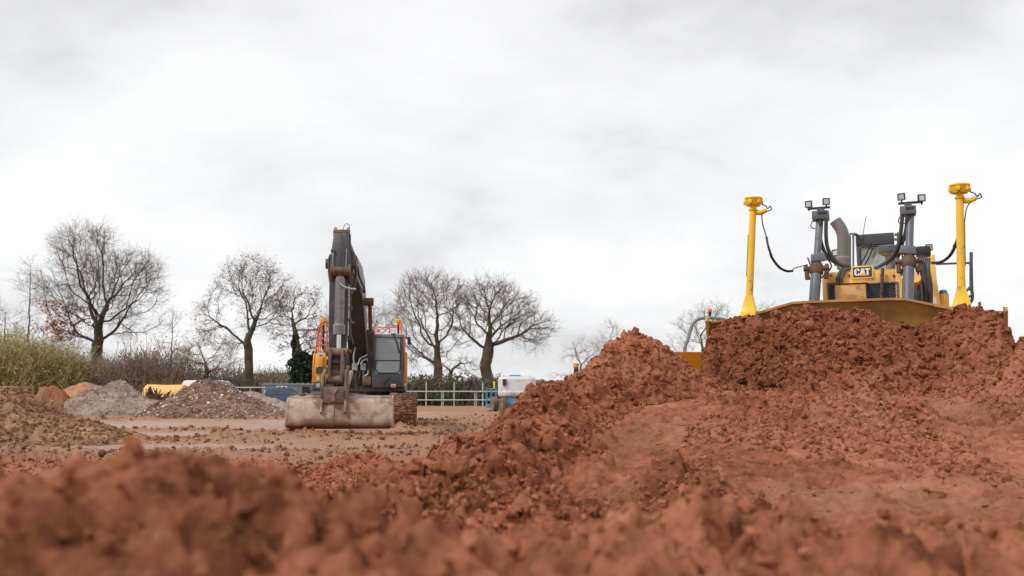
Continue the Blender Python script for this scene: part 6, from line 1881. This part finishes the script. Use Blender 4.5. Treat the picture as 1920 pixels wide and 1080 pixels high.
tree('bare_tree', 'low dense bare tree between the largest oak and the white van', 388, 84, [(388, 700), (386, 685)],
     [(385, 660, 48, 38, 0), (360, 680, 36, 32, 0), (415, 675, 34, 32, 0)], 21, 520, 0.55, 0.85, 0.3, 0.32, 0.015, 2.1, 3, (0.7, 1.4), 'bark', 'brush')
tree('bare_tree', 'broad pale tree on the skyline directly behind the soil ridge and survey pole', 1090, 120, [(1090, 715), (1088, 690)],
     [(1092, 675, 38, 34, 0), (1060, 700, 28, 28, 0), (1118, 665, 18, 22, 0)], 22, 420, 0.7, 1.15, 0.25, 0.3, 0.018, 2.15, 3, (0.8, 1.6), 'bark_pale', 'twig_pale')
tree('bare_tree', 'small upright olive tree on the skyline beside the ridge peak', 1143, 115, [(1143, 700), (1143, 640)],
     [(1143, 630, 24, 30, 0), (1143, 650, 30, 22, 0)], 23, 240, 0.6, 1.1, 0.2, 0.17, 0.016, 2.2, 3, (0.6, 1.3), 'twig', 'olive')
tree('bare_tree', 'pale fine-twigged tree behind the yellow site dumper', 1318, 105, [(1318, 700), (1316, 670)],
     [(1315, 625, 55, 48, 0), (1345, 600, 32, 32, 0), (1285, 650, 30, 30, 0)], 24, 520, 0.65, 1.1, 0.22, 0.28, 0.016, 2.15, 2, (0.8, 1.6), 'bark_moss', 'twig_pale')
tree('bare_tree', 'pale bare tree crown just showing over the blade edge', 1440, 125, [(1440, 700), (1440, 640)],
     [(1435, 595, 40, 24, 0)], 25, 200, 0.7, 1.2, 0.22, 0.25, 0.016, 2.15, 2, (0.8, 1.5), 'bark_pale', 'twig_pale')

def thicket(name, label, px0, px1, py_top, Y, depth, nstem, seed, stem='brush', leaf=None, nleaf=0, lsz=0.12, cat='shrubs', rough=0.35, sub=2, r0=0.02):
    """multi-stemmed bushes: arching stems, side twigs, few leaves"""
    rg = np.random.default_rng(seed)
    x0, x1 = gx(px0, Y), gx(px1, Y)
    root = empty(name, ((x0+x1)/2, Y, -0.25), 0, label, cat)
    W = x1-x0
    H = (gz(py_top, Y)+0.25)*1.12
    r0 *= 1.3
    X = rg.uniform(-W/2, W/2, nstem); Yd = rg.uniform(-depth/2, depth/2, nstem)
    env = H*(1-rough*(0.5+0.5*fbm(X*0.35+seed, Yd*0.35, 3, seed)))*np.clip(1.15-np.abs(X/(W/2))**4*0.6, 0.3, 1)
    hh = env*1.12*(0.55+0.45*rg.random(nstem)**0.6)
    P = np.stack([X, Yd, np.zeros(nstem)], 1)
    lean = rg.normal(0, 0.22, (nstem, 3)); d = np.array([0, 0, 1.0]) + lean; d /= np.linalg.norm(d, axis=1, keepdims=True)
    A, B, RA, RB, ends = [], [], [], [], []
    nseg = 5
    for k in range(nseg):
        d = d + rg.normal(0, 0.16, d.shape); d /= np.linalg.norm(d, axis=1, keepdims=True)
        Q = P + d*(hh/nseg)[:, None]
        A.append(P); B.append(Q); RA.append(np.full(nstem, r0*(1-k/6))); RB.append(np.full(nstem, r0*(1-(k+1)/6)))
        if k >= 1:
            e_ = d + rg.normal(0, 0.55, d.shape); e_[:, 2] += 0.25; e_ /= np.linalg.norm(e_, axis=1, keepdims=True)
            a, b, ra, rb = twigs(P, e_, hh*rg.uniform(0.14, 0.3, nstem), rg, r0*0.6, 0, 1, 1)
            A.append(a); B.append(b); RA.append(ra); RB.append(rb); ends.append(b)
        P = Q
    V, F = tubes(np.concatenate(A), np.concatenate(B), np.concatenate(RA), np.concatenate(RB), 3)
    np_mesh('stems', V, F, M[stem], root)
    if leaf:
        E = np.concatenate(ends); k = rg.integers(0, len(E), nleaf)
        V, F = leaf_quads(E[k] + rg.normal(0, 0.10, (nleaf, 3)), rg.uniform(lsz*0.5, lsz*1.3, nleaf), rg)
        np_mesh('foliage', V, F, M[leaf], root, smooth=False)['kind'] = 'stuff'
    return root
thicket('willow_thicket', 'dense olive yellow thicket of thin upright stems behind the brown soil heap', -60, 66, 622, 80, 5, 900, 41, 'olive', 'olive_leaf', 16000, 0.13, r0=0.022)
thicket('willow_thicket', 'olive thicket next to the trunk of the largest oak', 58, 136, 630, 82, 4, 600, 42, 'olive', 'olive_leaf', 10000, 0.13, r0=0.022)
thicket('brush', 'brown leafless brush around the foot of the largest oak', 120, 225, 660, 86, 5, 560, 43, 'brush', 'hedge_brown', 2500, 0.10, r0=0.028)
thicket('brush', 'brown brush behind the faded yellow dumper', 212, 330, 645, 83, 5, 650, 44, 'brush', 'hedge_brown', 4500, 0.11, r0=0.028)
thicket('brush', 'brown and green brush behind the white van', 318, 470, 682, 94, 4, 620, 45, 'brush', 'hedge_leaf', 5000, 0.12, r0=0.026)
thicket('brush', 'mossy brush around the foot of the oak behind the van', 440, 556, 690, 96, 4, 560, 46, 'brush', 'olive_leaf', 3500, 0.12, r0=0.026)
thicket('hedge', 'dark green hedge beyond the galvanised barrier fence', 745, 960, 712, 72, 3.0, 520, 47, 'brush', 'hedge_leaf', 15000, 0.16, rough=0.3, r0=0.02)
thicket('hedge', 'brown hedge standing behind the dark green hedge and two oaks', 740, 960, 700, 84, 3.0, 480, 48, 'brush', 'hedge_brown', 9000, 0.16, rough=0.35, r0=0.022)
thicket('hedge', 'green hedge behind the container and the blue car', 440, 640, 715, 99, 3.0, 520, 49, 'brush', 'hedge_leaf', 9000, 0.18, rough=0.3, r0=0.022)
thicket('brush', 'orange-brown brush behind the scrap heap', 262, 350, 708, 74, 2.5, 300, 50, 'twig_red', 'dead_leaf', 1800, 0.10, r0=0.02)

# far wooded rise and tree line: reads as one mass
def far_wood(name, label, px0, px1, prof, Y, n, seed, mat='wood_far', sz=0.9):
    rg = np.random.default_rng(seed)
    px = rg.uniform(px0, px1, n)
    top = np.interp(px, [p[0] for p in prof], [p[1] for p in prof]) + 3*fbm(px*0.06, px*0+seed, 3, seed)
    zt = np.array([gz(t, Y) for t in top])
    z = zt*rg.random(n)**0.6
    x = (px-960)/FPX*Y; y = rg.uniform(-8, 8, n)
    V, F = leaf_quads(np.stack([x, Y+y, z-1], 1), rg.uniform(sz*0.5, sz*1.6, n), rg)
    o = np_mesh(name, V, F, M[mat], smooth=False)
    tag(o, label, 'woodland', kind='stuff')
far_wood('distant_wood', 'brown wooded rise far behind the container', 330, 760, [(330, 712), (430, 706), (480, 698), (520, 694), (560, 692), (620, 700), (680, 716), (760, 724)], 230, 9000, 61)
far_wood('distant_treeline', 'low far treeline behind the boom lift and soil ridge', 740, 1420, [(740, 726), (900, 718), (1000, 708), (1060, 712), (1200, 716), (1420, 720)], 260, 9000, 62)
far_wood('distant_copse', 'far brown treeline behind the largest oak and olive thicket', -300, 340, [(-300, 705), (0, 706), (150, 700), (340, 706)], 200, 9000, 63)

# ------------------------------------------------------------------ groups of look-alikes
GROUPS = {'oak_tree': 'bare oaks along the field edge', 'birch_tree': 'thin birches along the field edge', 'bare_tree': 'bare trees on the skyline',
          'gravel_heap': 'gravel heaps on the lower ground', 'soil_heap': 'soil heaps on the lower ground', 'brush': 'brush along the field edge',
          'hedge': 'hedges beyond the site', 'willow_thicket': 'olive thickets along the field edge', 'barrier_fence': 'fences round the site'}
for o in list(COL.objects):
    g = GROUPS.get(o.name.split('.')[0])
    if g and o.parent is None: o['group'] = g
